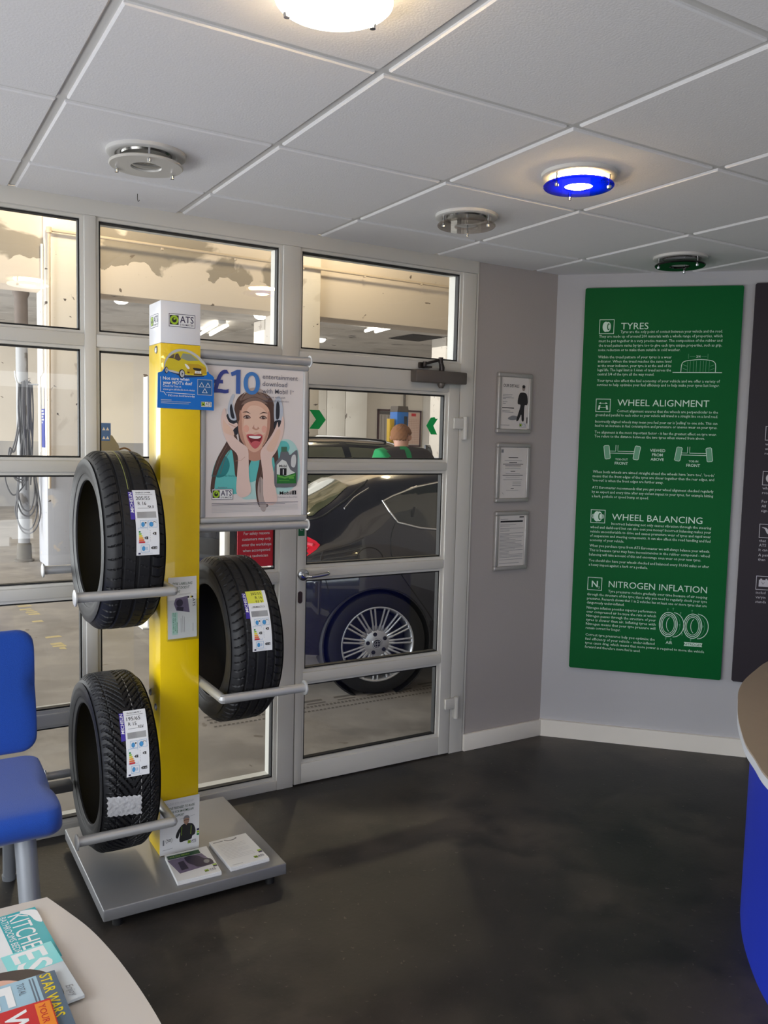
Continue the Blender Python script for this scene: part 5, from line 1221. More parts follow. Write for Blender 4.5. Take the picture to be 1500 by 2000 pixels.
b = MB(); b.box((XC+0.15, WY0, 0), (WX1, WY0+0.1, 5.0)); b.box((WX0, WY0, CZ+0.06), (XC+0.15, WY0+0.1, 5.0)); b.box((WX0, WY0, 0), (XL, WY0+0.1, CZ+0.06))
structure(b.build('wall_workshop_front', M_CREAM, smooth=False))
# ceiling of square panels beyond the beam, higher bay before it
b = MB()
for i in range(12):
    for j in range(8):
        x0, y0 = WX0+i*1.6, 10.35+j*1.0
        b.box((x0+0.012, y0+0.012, WC), (min(x0+1.588, WX1), min(y0+0.988, WY1), WC+0.02))
b.box((WX0, 10.35, WC+0.012), (WX1, WY1, WC+0.06))
structure(b.build('ceiling_workshop', M_WCEIL, smooth=False), 'grey panelled workshop ceiling beyond the beam')
b = MB(); b.box((WX0, WY0, 4.95), (WX1, 10.4, 5.05)); structure(b.build('ceiling_workshop_bay', mat('darkened_roof', (58, 54, 52), 0.9), smooth=False))  # unseen bay roof, darkened so the car paint mirrors less light
b = MB(); b.box((WX0, 10.02, 3.10), (WX1, 10.46, 4.96), 0.01); structure(b.build('trim_1', M_BEAM), 'deep concrete beam with peeling paint')
def pillar(x0, x1, y0, y1, h, label):
    b = MB(); b.box((x0, y0, 0), (x1, y1, h), 0.02, 2); o = b.build('pillar', M_PIL); o['label'] = label; o['category'] = 'pillar'; o['group'] = 'workshop pillars'; return o
pillar(1.62, 2.14, 9.95, 10.52, 4.94, 'square flaking pillar at the left, behind the hose')
pillar(4.44, 4.975, 9.95, 10.52, 4.94, 'square cream pillar seen above the door, left of the beam over it')
pillar(5.90, 6.42, 14.0, 14.5, 3.575, 'whitewashed pillar far back, seen through the upper middle pane')
pillar(9.72, 10.25, 13.9, 14.4, 3.575, 'whitewashed pillar far back at the right end of the pane over the door')
# services
M_PIPE = mat('cream_conduit', (204, 186, 164), 0.5, var=0.05)
b = MB(); b.tube([(1.66, 9.90, 3.70), (6.9, 9.925, 3.68), (10.0, 9.925, 3.68)], 0.017, 12); b.tube([(1.66, 9.90, 3.70), (1.645, 9.92, 0.9)], 0.016, 12)
b.lathe([(0, -0.03), (0.03, -0.03), (0.03, 0.03), (0, 0.03)], (1.66, 9.90, 3.70), 'z', 12)
for x in (2.05, 2.9, 3.8, 4.7, 5.6, 6.5): b.box((x-0.012, 9.905, 3.655), (x+0.012, 9.945, 3.70))
tag(b.build('conduit_pipe', M_PIPE), 'thin cream conduit along the beam, dropping down the left pillar', 'pipe')
M_IRON = patchy('chipped_iron_paint', (150, 150, 152), (92, 84, 78), None, scale=2.2, lo=0.56, hi=0.60, rough=0.5)
dn = thing('downpipe', (1.47, 10.62, 0), 'fat grey downpipe with a rusty collar left of the hose pillar', 'pipe')
b = MB(); b.tube([(1.47, 10.62, 0), (1.47, 10.62, 3.1), (1.47, 10.62, 3.56)], 0.066, 24); b.build('pipe', M_IRON, dn)
b = MB(); b.lathe([(0.066, 2.52), (0.082, 2.55), (0.082, 2.66), (0.074, 2.72), (0.072, 3.05), (0.092, 3.10), (0.088, 3.14), (0.066, 3.16)], (1.47, 10.62, 0), 'z', 24); b.build('collar', mat('rusty_collar', (96, 84, 76), 0.7, var=0.35, scale=9), dn)
b = MB(); b.lathe([(0.066, 0.22), (0.080, 0.20), (0.085, 0.03), (0.11, 0.02), (0.11, 0.0), (0.066, 0.0)], (1.47, 10.62, 0), 'z', 24); b.build('shoe', mat('corroded_shoe', (104, 98, 90), 0.8, var=0.4, scale=8), dn, label='corroded pipe foot')
b = MB(); b.tube([(1.600, 9.99, 3.56), (1.600, 9.99, 2.18), (1.575, 10.05, 2.13), (1.575, 10.05, 1.3)], 0.014, 10)
b.box((1.59, 10.02, 1.78), (1.622, 10.08, 2.02), 0.005); tag(b.build('cable_conduit', mat('white_conduit', (222, 220, 216), 0.45), None), 'narrow white cable conduit with a switch box on the side of the hose pillar', 'pipe')
# hose
M_HOSE = mat('grey_rubber_hose', (86, 84, 86), 0.6, var=0.12, scale=12)
hs = thing('air_hose', (1.45, 10.36, 0.4), 'bundle of grey air hose hung in loops in front of the downpipe', 'hose')
b = MB(); hy = 10.36; rr = random.Random(8); CX_ = 1.475
for k in range(14):
    xo = 1.395+0.0115*k; z0 = 2.085-abs(k-7)*0.006; y1 = hy+rr.uniform(-0.03, 0.03); zb = 1.05+rr.uniform(-.2, .25); sw = rr.uniform(-0.012, 0.012)
    b.tube(smooth_open([(xo, y1+0.02, z0-0.02), (xo, y1, z0), (xo+sw, y1-0.01, 1.75), (xo-sw, y1-0.015, 1.40), (xo*0.75+CX_*0.25, y1-0.01, zb)], 6), 0.0085, 8)
for k, (wl, wr, zb) in enumerate(((0.13, 0.10, 0.40), (0.115, 0.10, 0.56), (0.10, 0.07, 0.62), (0.12, 0.13, 0.36), (0.14, 0.02, 0.98), (0.13, 0.04, 0.95))):
    y1 = hy-0.02-0.012*k; c = CX_+(0.0 if k < 4 else -0.06)
    b.tube(smooth_open([(c-0.03, y1, 1.55), (c-0.055-0.006*k, y1, 1.30), (c-wl*0.92, y1, zb+0.36), (c-wl, y1, zb+0.20), (c-wl*0.62, y1, zb+0.045), (c, y1, zb), (c+wr*0.62, y1, zb+0.06), (c+wr, y1, zb+0.24), (c+wr*0.8, y1, zb+0.5), (c+0.035, y1, 1.32), (c+0.02, y1, 1.55)], 6), 0.0085, 8)
b.tube(smooth_open([(1.40, hy, 1.75), (1.36, hy, 1.45), (1.26, hy, 1.12), (1.25, hy, 0.95), (1.33, hy, 0.80), (1.46, hy-0.02, 0.95), (1.50, hy-0.02, 1.15)], 7), 0.0085, 8)
b.build('hose', M_HOSE, hs)
b = MB(); b.tube(smooth_open([(1.622, 10.36, 2.06), (1.52, 10.36, 2.06), (1.40, 10.36, 2.065), (1.37, 10.36, 2.12), (1.36, 10.36, 2.20)], 4), 0.010, 10); b.build('hook', M_ALU, hs)
sg2 = thing('pillar_notice', (1.618, 10.16, 1.3), 'tall narrow blue notice with white lines on the side of the left pillar', 'sign')
b = MB(); b.box((1.6155, 10.02, 1.35), (1.6195, 10.30, 2.02)); b.build('backing', mat('notice_blue', (66, 74, 150), 0.5), sg2, smooth=False)
A = Art(frame((1.6153, 0, 0), (0, -1, 0), (0, 0, 1), (-1, 0, 0)))
for k in range(8): A.rect(-10.27, 1.62+k*0.032, -10.27+(0.12, 0.20, 0.16, 0.22, 0.18, 0.2, 0.14, 0.1)[k], 1.638+k*0.032, M_LGREY, 1)
A.build('printing', sg2)
# white steel posts
for x, y, lb in ((1.835, 6.65, 'white steel post in the workshop left of the yellow column'), (2.470, 6.65, 'white steel post behind the red safety sign')):
    px = 0.0
    b = MB(); b.box((x-0.024, y-0.06, 0), (x+0.024, y+0.06, 1.98), 0.006); b.box((x-0.07, y-0.09, 0), (x+0.07, y+0.09, 0.012), 0.002)
    o = b.build('guard_post', patchy('post_white', (226, 224, 218), (210, 206, 198), None, scale=5, lo=0.5, hi=0.8, rough=0.5)); tag(o, lb, 'post', 'white posts in the workshop')
# strip lights and round lamps on the far ceiling
M_TUBEL = mat('fluorescent_tube', (255, 250, 240), 0.5, var=0, emit=(255, 248, 236), es=7.0)
def strip(c, d, L, label):
    t = thing('strip_light', c, label, 'strip light', 'fluorescent strip lights'); d = Vector(d).normalized(); q = Vector((d.y, -d.x, 0)); c = Vector(c)
    b = MB(); b.obox(c+Vector((0, 0, -0.03)), d*L/2, q*0.07, (0, 0, 0.03), 0.006); b.build('batten', M_WENAM, t)
    for s in (-1, 1):
        b = MB(); b.tube([c+q*0.10*s-d*(L/2-0.03)+Vector((0, 0, -0.08)), c+q*0.10*s+d*(L/2-0.03)+Vector((0, 0, -0.08))], 0.026, 12); b.build('tube', M_TUBEL, t)
strip((5.50, 15.5, WC-0.002), (0.155, 0.988, 0), 1.7, 'twin strip light seen beside the white column cap')
strip((7.80, 13.25, WC-0.002), (0.145, 0.989, 0), 0.9, 'twin strip light seen through the pane over the door')
for (x, y), lb in (((3.27, 13.35), 'round glowing lamp left of the yellow column, under the beam'), ((5.62, 13.5), 'round glowing lamp right of the yellow column, under the beam'), ((7.95, 15.9), 'round glowing lamp beside the cream pillar over the door')):
    t = thing('bulkhead_lamp', (x, y, WC), lb, 'bulkhead lamp', 'round workshop lamps')
    b = MB(); b.lathe([(0, -0.02), (0.13, -0.02), (0.13, 0.0), (0, 0)], (x, y, WC), 'z', 28); b.build('base', M_WENAM, t)
    b = MB(); b.lathe([(0, -0.09), (0.06, -0.085), (0.10, -0.06), (0.115, -0.02), (0, -0.02)], (x, y, WC), 'z', 28); b.build('globe', M_TUBEL, t)
b = MB(); b.box((9.0, 14.0, WC-0.012), (9.75, 14.9, WC))
for k in range(12): b.box((9.03, 14.04+k*0.072, WC-0.022), (9.72, 14.075+k*0.072, WC-0.010))
tag(b.build('ceiling_grille', mat('dark_grille', (52, 46, 42), 0.6, var=0.1)), 'dark ventilation grille in the workshop ceiling above the door', 'grille')
# warm high-bay lamps of the front bay, above the view
for x, y, pw in ((1.9, 8.9, 120), (5.2, 8.9, 95), (9.5, 8.0, 50)):
    l = bpy.data.lights.new('high_bay_light', 'POINT'); l.energy = pw; l.color = (1.0, 0.82, 0.55); l.shadow_soft_size = 0.15
    o = bpy.data.objects.new('high_bay_light', l); COL.objects.link(o); o.location = (x, y, 4.45)
area('workshop_strip_fill', (7.0, 14.3, 3.40), (7.0, 14.3, 0), 9, 5, 210, (1.0, 0.96, 0.90))  # wide added lamp without a fitting, stands in for the strip lights' glow
# white folding partition, notice board, lift post and small machine
M_PART = patchy('white_partition', (214, 208, 198), (198, 190, 178), None, scale=1.0, lo=0.45, hi=0.75, rough=0.6, speck=(120, 110, 100), sscale=3)
pt = thing('folding_partition', (9.0, 17.9, 0), 'tall white folding partition across the back of the workshop', 'partition')
for x0, x1 in ((7.70, 9.14), (9.155, 9.64), (9.655, 10.24)):
    b = MB(); b.box((x0, 17.88, 0.02), (x1, 17.96, 3.4), 0.01); b.build('panel', M_PART, pt)
b = MB(); b.box((12.16, 16.9, 0), (12.34, 18.34, WC), 0.01); tag(b.build('wall_pier', M_PART), 'white wall pier beyond the notice board at the right', 'pier')
nb = thing('notice_board', (11.4, 18.3, 1.35), 'large framed planning board with ruled columns on the far wall', 'notice board')
bx0, bx1, bz0, bz1, by = 10.80, 12.10, 1.34, 2.27, 18.315
b = MB()
for lo, hi in (((bx0, bz0), (bx1, bz0+0.04)), ((bx0, bz1-0.04), (bx1, bz1)), ((bx0, bz0), (bx0+0.04, bz1)), ((bx1-0.04, bz0), (bx1, bz1))): b.box((lo[0], by-0.02, lo[1]), (hi[0], by+0.03, hi[1]))
b.build('frame', mat('board_frame_wine', (72, 44, 44), 0.5), nb, smooth=False)
b = MB(); b.box((bx0+0.02, by, bz0+0.02), (bx1-0.02, by+0.02, bz1-0.02)); bb = b.build('board', mat('board_grey', (176, 166, 156), 0.6), nb, smooth=False)
A = Art(frame((0, by-0.001, 0), (1, 0, 0), (0, 0, 1), (0, -1, 0)), 0.002)
A.rect(bx0+0.04, bz1-0.13, 11.60, bz1-0.05, mat('board_header', (92, 86, 82), 0.6), 1)
for k in range(7): A.rect(bx0+0.10+k*0.105, bz0+0.06, bx0+0.112+k*0.105, bz1-0.15, mat('board_rule', (70, 64, 62), 0.6), 1)
A.rect(11.66, bz0+0.06, 12.06, bz1-0.06, mat('board_chart', (206, 176, 158), 0.6), 1); A.rect(11.80, bz1-0.15, 11.94, bz1-0.08, M_RED, 2)
for k in range(14): A.rect(11.68, bz0+0.10+k*0.045, 12.04, bz0+0.104+k*0.045, mat('board_chart_line', (164, 110, 100), 0.6), 2)
for k in range(7): A.rect(11.70+k*0.052, bz0+0.07, 11.703+k*0.052, bz1-0.20, MC['board_chart_line'], 2)
A.build('chart_print', bb)
lf = thing('lift_post', (6.38, 10.2, 0), 'blue vehicle lift post with a dark cap behind the technician', 'lift post')
b = MB(); b.box((6.285, 10.12, 0), (6.475, 10.32, 1.92), 0.008); b.build('post', mat('lift_blue', (44, 112, 196), 0.4, var=0.04), lf)
b = MB(); b.box((6.400, 10.112, 0.3), (6.452, 10.121, 1.86)); b.build('slot', mat('lift_slot', (50, 52, 60), 0.6), lf)
b = MB(); b.prism([(6.285, 1.92), (6.475, 1.92), (6.462, 2.00), (6.30, 2.00)], frame((0, 10.32, 0), (1, 0, 0), (0, 0, 1), (0, -1, 0)), 0.20); b.build('cap', mat('lift_cap', (92, 84, 76), 0.6), lf)
b = MB(); b.box((6.175, 10.14, 1.42), (6.255, 10.22, 1.82), 0.006)
for k in range(3): b.box((6.19, 10.132, 1.50+k*0.09), (6.225, 10.141, 1.55+k*0.09))
b.box((6.255, 10.16, 1.6), (6.29, 10.20, 1.66)); b.build('control_box', mat('control_yellow', (206, 168, 40), 0.5, var=0.1), lf, label='yellow control box')
b = MB(); b.tube([(11.58, 18.31, 2.27), (11.58, 18.31, WC)], 0.03, 8); tag(b.build('wall_conduit', mat('dark_pipe', (96, 86, 74), 0.5)), 'thin dark conduit running up the far wall above the notice board', 'pipe')
mc = thing('exhaust_tester', (2.45, 11.0, 0), 'grey test machine with two blue stickers left of the white post', 'machine')
b = MB(); b.box((2.30, 10.8, 0.10), (2.60, 11.2, 1.20), 0.02); b.prism([(2.30, 1.19), (2.66, 1.19), (2.62, 1.38), (2.54, 1.50), (2.30, 1.50)], frame((0, 11.15, 0), (1, 0, 0), (0, 0, 1), (0, -1, 0)), 0.3); b.build('housing', mat('machine_grey', (142, 136, 126), 0.5, var=0.05), mc)
A = Art(frame((0, 10.849, 0), (1, 0, 0), (0, 0, 1), (0, -1, 0)), 0.001)
for z in (1.43, 1.54):
    A.rect(2.405, z, 2.515, z+0.10, M_BLUE, 1)
    for dx in (0, 0.045): A.poly([(2.42+dx, z+0.02), (2.46+dx, z+0.02), (2.44+dx, z+0.06)], M_WHITE, 2)
A.build('stickers', mc)
b = MB(); b.box((2.395, 10.851, 1.42), (2.525, 10.865, 1.65)); b.build('sticker_plate', M_BLUE, mc, smooth=False)
b = MB(); b.tube(smooth_open([(2.62, 10.95, 1.31), (2.67, 10.93, 1.33), (2.72, 10.93, 1.34), (2.79, 10.93, 1.30), (2.82, 10.93, 1.18), (2.83, 10.95, 0.9)], 6), 0.012, 10); b.build('probe_hose', mat('probe_red_brown', (110, 70, 66), 0.5), mc)
for x, y in ((2.29, 10.83), (2.52, 10.83), (2.29, 11.17), (2.52, 11.17)):
    b = MB(); b.lathe([(0, 0), (0.03, 0), (0.03, 0.1), (0, 0.1)], (x, y, 0), 'z', 12); b.build('castor', M_GASKET, mc)
# worn floor markings and tyre prints
b = MB(); rr = random.Random(2)
for k in range(26):
    y = 6.2+k*0.075
    if rr.random() < 0.5: continue
    x = 1.09+rr.uniform(-.02, .02); wd = rr.uniform(0.02, 0.06)
    b.add([(x-wd, y, 0.0008), (x+wd, y+rr.uniform(-.02, .02), 0.0008), (x+wd*0.8, y+0.06, 0.0008), (x-wd, y+0.05, 0.0008)], [(0, 1, 2, 3)])
o = b.build('floor_marking', mat('worn_yellow_line', (188, 170, 122), 0.7, var=0.2, scale=20), smooth=False, fixn=False); tag(o, 'worn yellow line on the workshop floor at the left', 'floor marking')
b = MB()
for row, (y, wd) in enumerate(((4.17, 0.02), (4.235, 0.028), (4.285, 0.02), (4.33, 0.03))):
    x = 1.5
    while x < 4.4:
        s = 0.025 if row in (0, 1) else 0.2
        b.add([(x, y, 0.0007), (x+s*0.6, y, 0.0007), (x+s*0.6+0.006, y+wd, 0.0007), (x+0.006, y+wd, 0.0007)], [(0, 1, 2, 3)]); x += s
o = b.build('tyre_print', mat('tyre_print_dark', (96, 89, 82), 0.75, var=0.15, scale=20), smooth=False, fixn=False); tag(o, 'dark tyre prints on the concrete beside the blue car', 'tyre print'); o['kind'] = 'stuff'
# ------------------------------------------------------------------ cars
def interp(tab, x):
    if x <= tab[0][0]: return tab[0][1]
    for (a, va), (b_, vb) in zip(tab, tab[1:]):
        if x <= b_: t = (x-a)/(b_-a); t = t*t*(3-2*t)*0.35+t*0.65; return va+(vb-va)*t
    return tab[-1][1]
SEC = [(0.0, 0.20), (0.70, 0.20), (0.80, 0.235), (0.845, 0.36), (0.862, 0.50), (0.870, 0.64), (0.868, 0.76), (0.852, 0.86), (0.825, 0.935), (0.785, 1.005), (0.735, 1.105), (0.685, 1.195), (0.615, 1.275), (0.50, 1.330), (0.26, 1.366), (0.0, 1.375)]
class Car:
    def __init__(s, x, y, zs=1.0, xs=1.0, top=None, plan=None):
        s.x, s.y, s.zs, s.xs = x, y, zs, xs
        s.top = top; s.plan = plan
    def section(s, x):
        T = interp(s.top, x); k = interp(s.plan, x); q = []
        for i, (wd, z) in enumerate(SEC):
            if z > 0.76:
                zz = 0.76+(z-0.76)*(T-0.76)/(1.375-0.76) if T > 0.76 else min(z, T)
                f = max(0, min(1, (1.375-T)/0.4)); tw = wd*(1-f)+min(0.84, 0.868*(1-((i-6)/9.0)**2.2))*f if i < 15 else 0.0
                q.append((tw*k, zz))
            else: q.append((wd*k, min(z, T)))
        return q
    def W(s, x, z):
        q = s.section(x)
        for (a, za), (b_, zb) in zip(q[1:], q[2:]):
            if za <= z <= zb: return a+(b_-a)*((z-za)/(zb-za) if zb > za else 0)
        return q[1][0]
    def Z(s, x, y):
        q = s.section(x); y = abs(y)
        for (a, za), (b_, zb) in zip(reversed(q[8:-1]), reversed(q[9:])):
            pass
        for i in range(len(q)-1, 7, -1):
            (b_, zb), (a, za) = q[i], q[i-1]
            if b_ <= y <= a: return zb+(za-zb)*((y-b_)/(a-b_) if a > b_ else 0)
        return q[8][1]
    def side(s, sg=-1, e=0.004): return lambda x, z, l=0.0: Vector((s.x+x*s.xs, s.y+sg*(s.W(x, z)+e+l), z*s.zs))
    def roof(s, e=0.004): return lambda x, y, l=0.0: Vector((s.x+x*s.xs-0.5*(e+l), s.y+y, (s.Z(x, y)+e+l)*s.zs))
    def patch(s, poly, fm, name, m, par, cuts=4):
        bm = bmesh.new(); f = bm.faces.new([bm.verts.new((x, y, 0)) for x, y in poly])
        bmesh.ops.triangulate(bm, faces=[f])
        for _ in range(3): 
            ee = [e for e in bm.edges if e.calc_length() > 0.07]
            if not ee: break
            bmesh.ops.subdivide_edges(bm, edges=ee, cuts=1, use_grid_fill=False); bmesh.ops.triangulate(bm, faces=bm.faces[:])
        bm.verts.index_update(); b = MB()
        b.add([fm(v.co.x, v.co.y) for v in bm.verts], [[v.index for v in f.verts] for f in bm.faces]); bm.free()
        return b.build(name, m, par, auto=60)
    def seam(s, pts, fm, b, r=0.0025, n=8, k=5):
        P = [(v.x, v.y) for v in smooth_open([(x, y, 0) for x, y in pts], k)]
        b.tube([fm(x, y) for x, y in P], r, n)
M_PAINT_N = mat('car_paint_navy', (7, 8, 22), 0.16, metal=0.0, var=0.03, coat=1.0)
M_PAINT_G = mat('car_paint_dark', (44, 46, 54), 0.22, metal=0.4, var=0.03, coat=1.0)
M_CGLASS = mat('car_dark_glass', (30, 34, 30), 0.06, var=0.0, spec=0.8)
M_SEAM = mat('panel_gap', (6, 6, 8), 0.6, var=0.0)
M_ALLOY = mat('alloy_silver', (196, 198, 204), 0.28, metal=0.75, var=0.02)
M_TYREW = mat('car_tyre', (15, 15, 17), 0.75, var=0.1)
M_HUBD = mat('brake_dark', (36, 36, 38), 0.6, metal=0.4)
M_TAIL = mat('tail_lamp_red', (206, 30, 52), 0.12, var=0.05, scale=30, coat=1.0, emit=(150, 10, 24), es=0.25)
M_LAMPW = mat('lamp_clear', (210, 214, 220), 0.1, var=0.02, coat=1.0)
M_PLAST = mat('bumper_black', (28, 28, 30), 0.6, var=0.05)
def wheel(par, c, sg, detail=True):
    R = 0.310; t = None
    b = MB(); yo = -0.10*1
    # tyre
    prof = [(0.2285, -0.060), (0.2285, -0.095), (0.236, -0.100), (0.262, -0.108), (0.290, -0.104), (0.304, -0.090), (0.310, -0.060), (0.310, 0.060), (0.304, 0.090), (0.262, 0.104), (0.2285, 0.095), (0.2285, 0.060)]
    b.lathe([(r, h*(-sg)*-1) for r, h in prof], c, 'y', 96, True); w_ = b.build('wheel', M_TYREW, par)
    f = lambda r, a, d: Vector((c[0]+r*cos(a), c[1]+sg*d, c[2]+r*sin(a)))
    b = MB(); b.lathe([(0.2300, sg*0.101), (0.2240, sg*0.102), (0.2160, sg*0.094), (0.2080, sg*0.060), (0.2030, sg*0.020), (0.200, -sg*0.08), (0.226, -sg*0.09), (0.2284, -sg*0.08), (0.2284, sg*0.08)], c, 'y', 96, True); b.build('rim', M_ALLOY, w_)
    b = MB(); b.lathe([(0.0, sg*0.02), (0.19, sg*0.02), (0.198, 0.0), (0.0, 0.0)], c, 'y', 48); b.build('brake_disc', M_HUBD, w_)
    b = MB()
    b.lathe([(0.0, sg*0.088), (0.030, sg*0.088), (0.034, sg*0.082), (0.074, sg*0.079), (0.092, sg*0.068), (0.098, sg*0.04), (0.0, sg*0.04)], c, 'y', 60)
    for k in range(15):
        a0 = 2*pi*k/15+0.06
        for s in (-1, 1):
            ao = a0+s*0.062
            p = [f(0.070, a0+s*0.07, 0.064), f(0.105, a0+s*0.085, 0.078), f(0.16, ao+0.008*s, 0.086), f(0.222, ao, 0.092)]
            b.tube(smooth_open(p, 4), [0.0095]*5+[0.0066]*8, 8)
    b.build('spokes', M_ALLOY, w_)
    for k in range(5):
        b = MB(); a = 2*pi*k/5+0.55; b.cyl(f(0.058, a, 0.0795), f(0.058, a, 0.0835), 0.0125, 16); b.build('wheel_bolt', M_HUBD, w_)
    b = MB(); b.lathe([(0.0, sg*0.094), (0.022, sg*0.093), (0.025, sg*0.088), (0.0, sg*0.086)], c, 'y', 32); cp = b.build('centre_cap', M_HUBD, w_)
    A = Art(lambda u, v, l=0: Vector((c[0]+u, c[1]+sg*(0.0945+l), c[2]+v)), 0.0003)
    A.line(ell(0, 0, 0.019, 0.019, 24), 0.003, M_ALLOY, 1, True); A.line([(0, -0.017), (0, 0.017)], 0.003, M_ALLOY, 1); A.line([(-0.017, 0), (0.017, 0)], 0.003, M_ALLOY, 1)
    A.build('cap_emblem', w_)
    return w_
def car(name, x, y, zs, xs, top, plan, paint, label, group, wz, near=True):
    K = Car(x, y, zs, xs, top, plan); L0, L1 = top[0][0], top[-1][0]
    t = thing(name, (x+1.3*xs, y, 0), label, 'car', group)
    n = 72; V = []; F = []; P = len(SEC)
    ring = None
    for i in range(n+1):
        u = i/n; xx = L0+(L1-L0)*(u+0.035*sin(2*pi*u)*-1)
        q = K.section(xx); row = [(K.x+xx*xs, y-w_, z*zs) for w_, z in q]+[(K.x+xx*xs, y+w_, z*zs) for w_, z in reversed(q[1:-1])]
        V += row; ring = len(row)
    for i in range(n):
        for j in range(ring): F.append((i*ring+j, i*ring+(j+1) % ring, (i+1)*ring+(j+1) % ring, (i+1)*ring+j))
    F.append(tuple(range(ring-1, -1, -1))); F.append(tuple(n*ring+j for j in range(ring)))
    b = MB(); b.add(V, F); bd = b.build('body', paint, t, auto=32)
    cs = []
    for wx in (0.0, 2.6):
        for sg in (-1, 1):
            c = MB(); yc = y+sg*0.80; c.lathe([(0.0, -0.19), (0.345, -0.19), (0.345, 0.20), (0.0, 0.20)], (K.x+wx*xs, yc, wz), 'y', 64)
            co = c.build('cutter', paint); cs.append(co)
            md = bd.modifiers.new('arch', 'BOOLEAN'); md.object = co; md.operation = 'DIFFERENCE'; md.solver = 'EXACT'
    dg = bpy.context.evaluated_depsgraph_get(); dg.update()
    me = bpy.data.meshes.new_from_object(bd.evaluated_get(dg)); bd.modifiers.clear(); bd.data = me
    if not me.materials: me.materials.append(paint)
    for p in me.polygons: p.material_index = 0; p.use_smooth = True
    me.set_sharp_from_angle(angle=radians(32))
    for co in cs: bpy.data.objects.remove(co)
    for wx in (0.0, 2.6):
        for sg in (-1, 1):
            b = MB(); c0 = (K.x+wx*xs, y+sg*0.775, wz-0.0)
            b.lathe([(0.335, sg*-0.15), (0.344, sg*-0.15), (0.344, sg*0.085), (0.335, sg*0.085)], c0, 'y', 48, True); b.lathe([(0.02, sg*-0.160), (0.342, sg*-0.160), (0.342, sg*-0.150), (0.02, sg*-0.150)], c0, 'y', 48, True)
            b.build('wheel_arch', M_PLAST, t)
            wheel(t, (K.x+wx*xs, y+sg*0.772, 0.310), sg)
    return t, K
TOPA = [(-0.62, 0.56), (-0.615, 0.80), (-0.595, 0.95), (-0.55, 1.02), (-0.46, 1.068), (-0.28, 1.165), (-0.08, 1.268), (0.15, 1.332), (0.55, 1.368), (1.05, 1.375), (1.40, 1.345), (1.75, 1.235), (2.15, 1.045), (2.40, 0.985), (2.90, 0.91), (3.20, 0.82), (3.38, 0.68), (3.44, 0.52)]
PLANA = [(-0.62, 0.72), (-0.57, 0.80), (-0.48, 0.885), (-0.34, 0.955), (-0.1, 0.995), (0.25, 1.0), (2.5, 1.0), (2.9, 0.965), (3.2, 0.88), (3.38, 0.74), (3.44, 0.6)]
t, K = car('hatchback_car', 2.600, 5.105, 1.0, 1.0, TOPA, PLANA, M_PAINT_N, 'dark navy hatchback with silver multi-spoke wheels close behind the door', 'cars in the workshop', 0.310)
S_, SL, RF = K.side(-1), K.side(1), K.roof()
WIN = [(0.075, 1.160), (0.14, 1.190), (0.30, 1.243), (0.50, 1.280), (0.90, 1.306), (1.25, 1.285), (1.50, 1.200), (1.78, 1.040), (1.80, 0.985), (1.30, 0.962), (0.80, 0.972), (0.47, 0.985), (0.28, 1.004), (0.145, 1.036), (0.105, 1.100)]
for fm in (S_, SL):
    K.patch(WIN, fm, 'side_window', M_CGLASS, t)
    b = MB(); b.tube([fm(x, z) for x, z in WIN+WIN[:2]], 0.0075, 10); b.build('window_trim', M_CHROME, t, label='chrome window surround')
    b = MB(); b.obox(fm(0.245, 1.075, 0.002), (0.012, 0, 0.055), (0, 0.002, 0), (0.006, 0, -0.002)); b.build('window_divider', M_SEAM, t, smooth=False)
    K.patch([(-0.61, 0.93), (-0.54, 0.968), (-0.44, 0.966), (-0.36, 0.925), (-0.342, 0.905), (-0.365, 0.880), (-0.44, 0.828), (-0.54, 0.812), (-0.61, 0.83)], fm, 'tail_lamp', M_TAIL, t)
    b = MB(); b.tube(smooth_open([fm(-0.56, 0.905, 0.002), fm(-0.46, 0.915, 0.002), fm(-0.38, 0.903, 0.002)], 5), 0.010, 8); b.tube(smooth_open([fm(-0.56, 0.865, 0.002), fm(-0.48, 0.868, 0.002), fm(-0.41, 0.885, 0.002)], 5), 0.007, 8); b.build('lamp_highlight', mat('tail_lamp_highlight', (236, 96, 112), 0.12, coat=1.0), t)  # paler streaks laid on the red lamp as painted highlights
    K.patch([(2.98, 0.70), (3.20, 0.68), (3.34, 0.66), (3.34, 0.60), (3.20, 0.60), (3.02, 0.64)], fm, 'headlamp', M_LAMPW, t)
b = MB()
K.seam([(0.125, 1.030), (0.085, 0.94), (0.085, 0.83), (0.155, 0.707), (0.29, 0.53), (0.36, 0.43), (0.42, 0.33), (0.43, 0.26)], S_, b); K.seam([(1.52, 0.96), (1.54, 0.70), (1.50, 0.28)], S_, b); K.seam([(0.43, 0.26), (1.0, 0.245), (1.50, 0.28)], S_, b)
K.seam(ell(-0.055, 0.820, 0.082, 0.075, 20)+[(0.027, 0.820)], S_, b, 0.002, 6, 2)
K.seam([(-0.60, 0.76), (-0.45, 0.745), (-0.33, 0.735)], S_, b); K.seam([(0.05, 1.275), (-0.08, 1.200), (-0.20, 1.118), (-0.29, 1.062), (-0.39, 1.030), (-0.54, 0.995)], lambda x, z, l=0: S_(x, z, 0.0), b, 0.0055)
K.seam([(-0.30, 0.62), (-0.33, 0.735)], S_, b)
b.build('shut_lines', M_SEAM, t)
K.patch([(-0.09, -0.44), (-0.09, 0.44), (-0.18, 0.50), (-0.34, 0.56), (-0.41, 0.50), (-0.42, 0.0), (-0.41, -0.50), (-0.34, -0.56), (-0.18, -0.50)], RF, 'rear_window', mat('rear_glass_reflection', (62, 66, 44), 0.06, var=0.1, scale=8, spec=0.8), t)  # green tone painted for the ceiling reflection and the view through
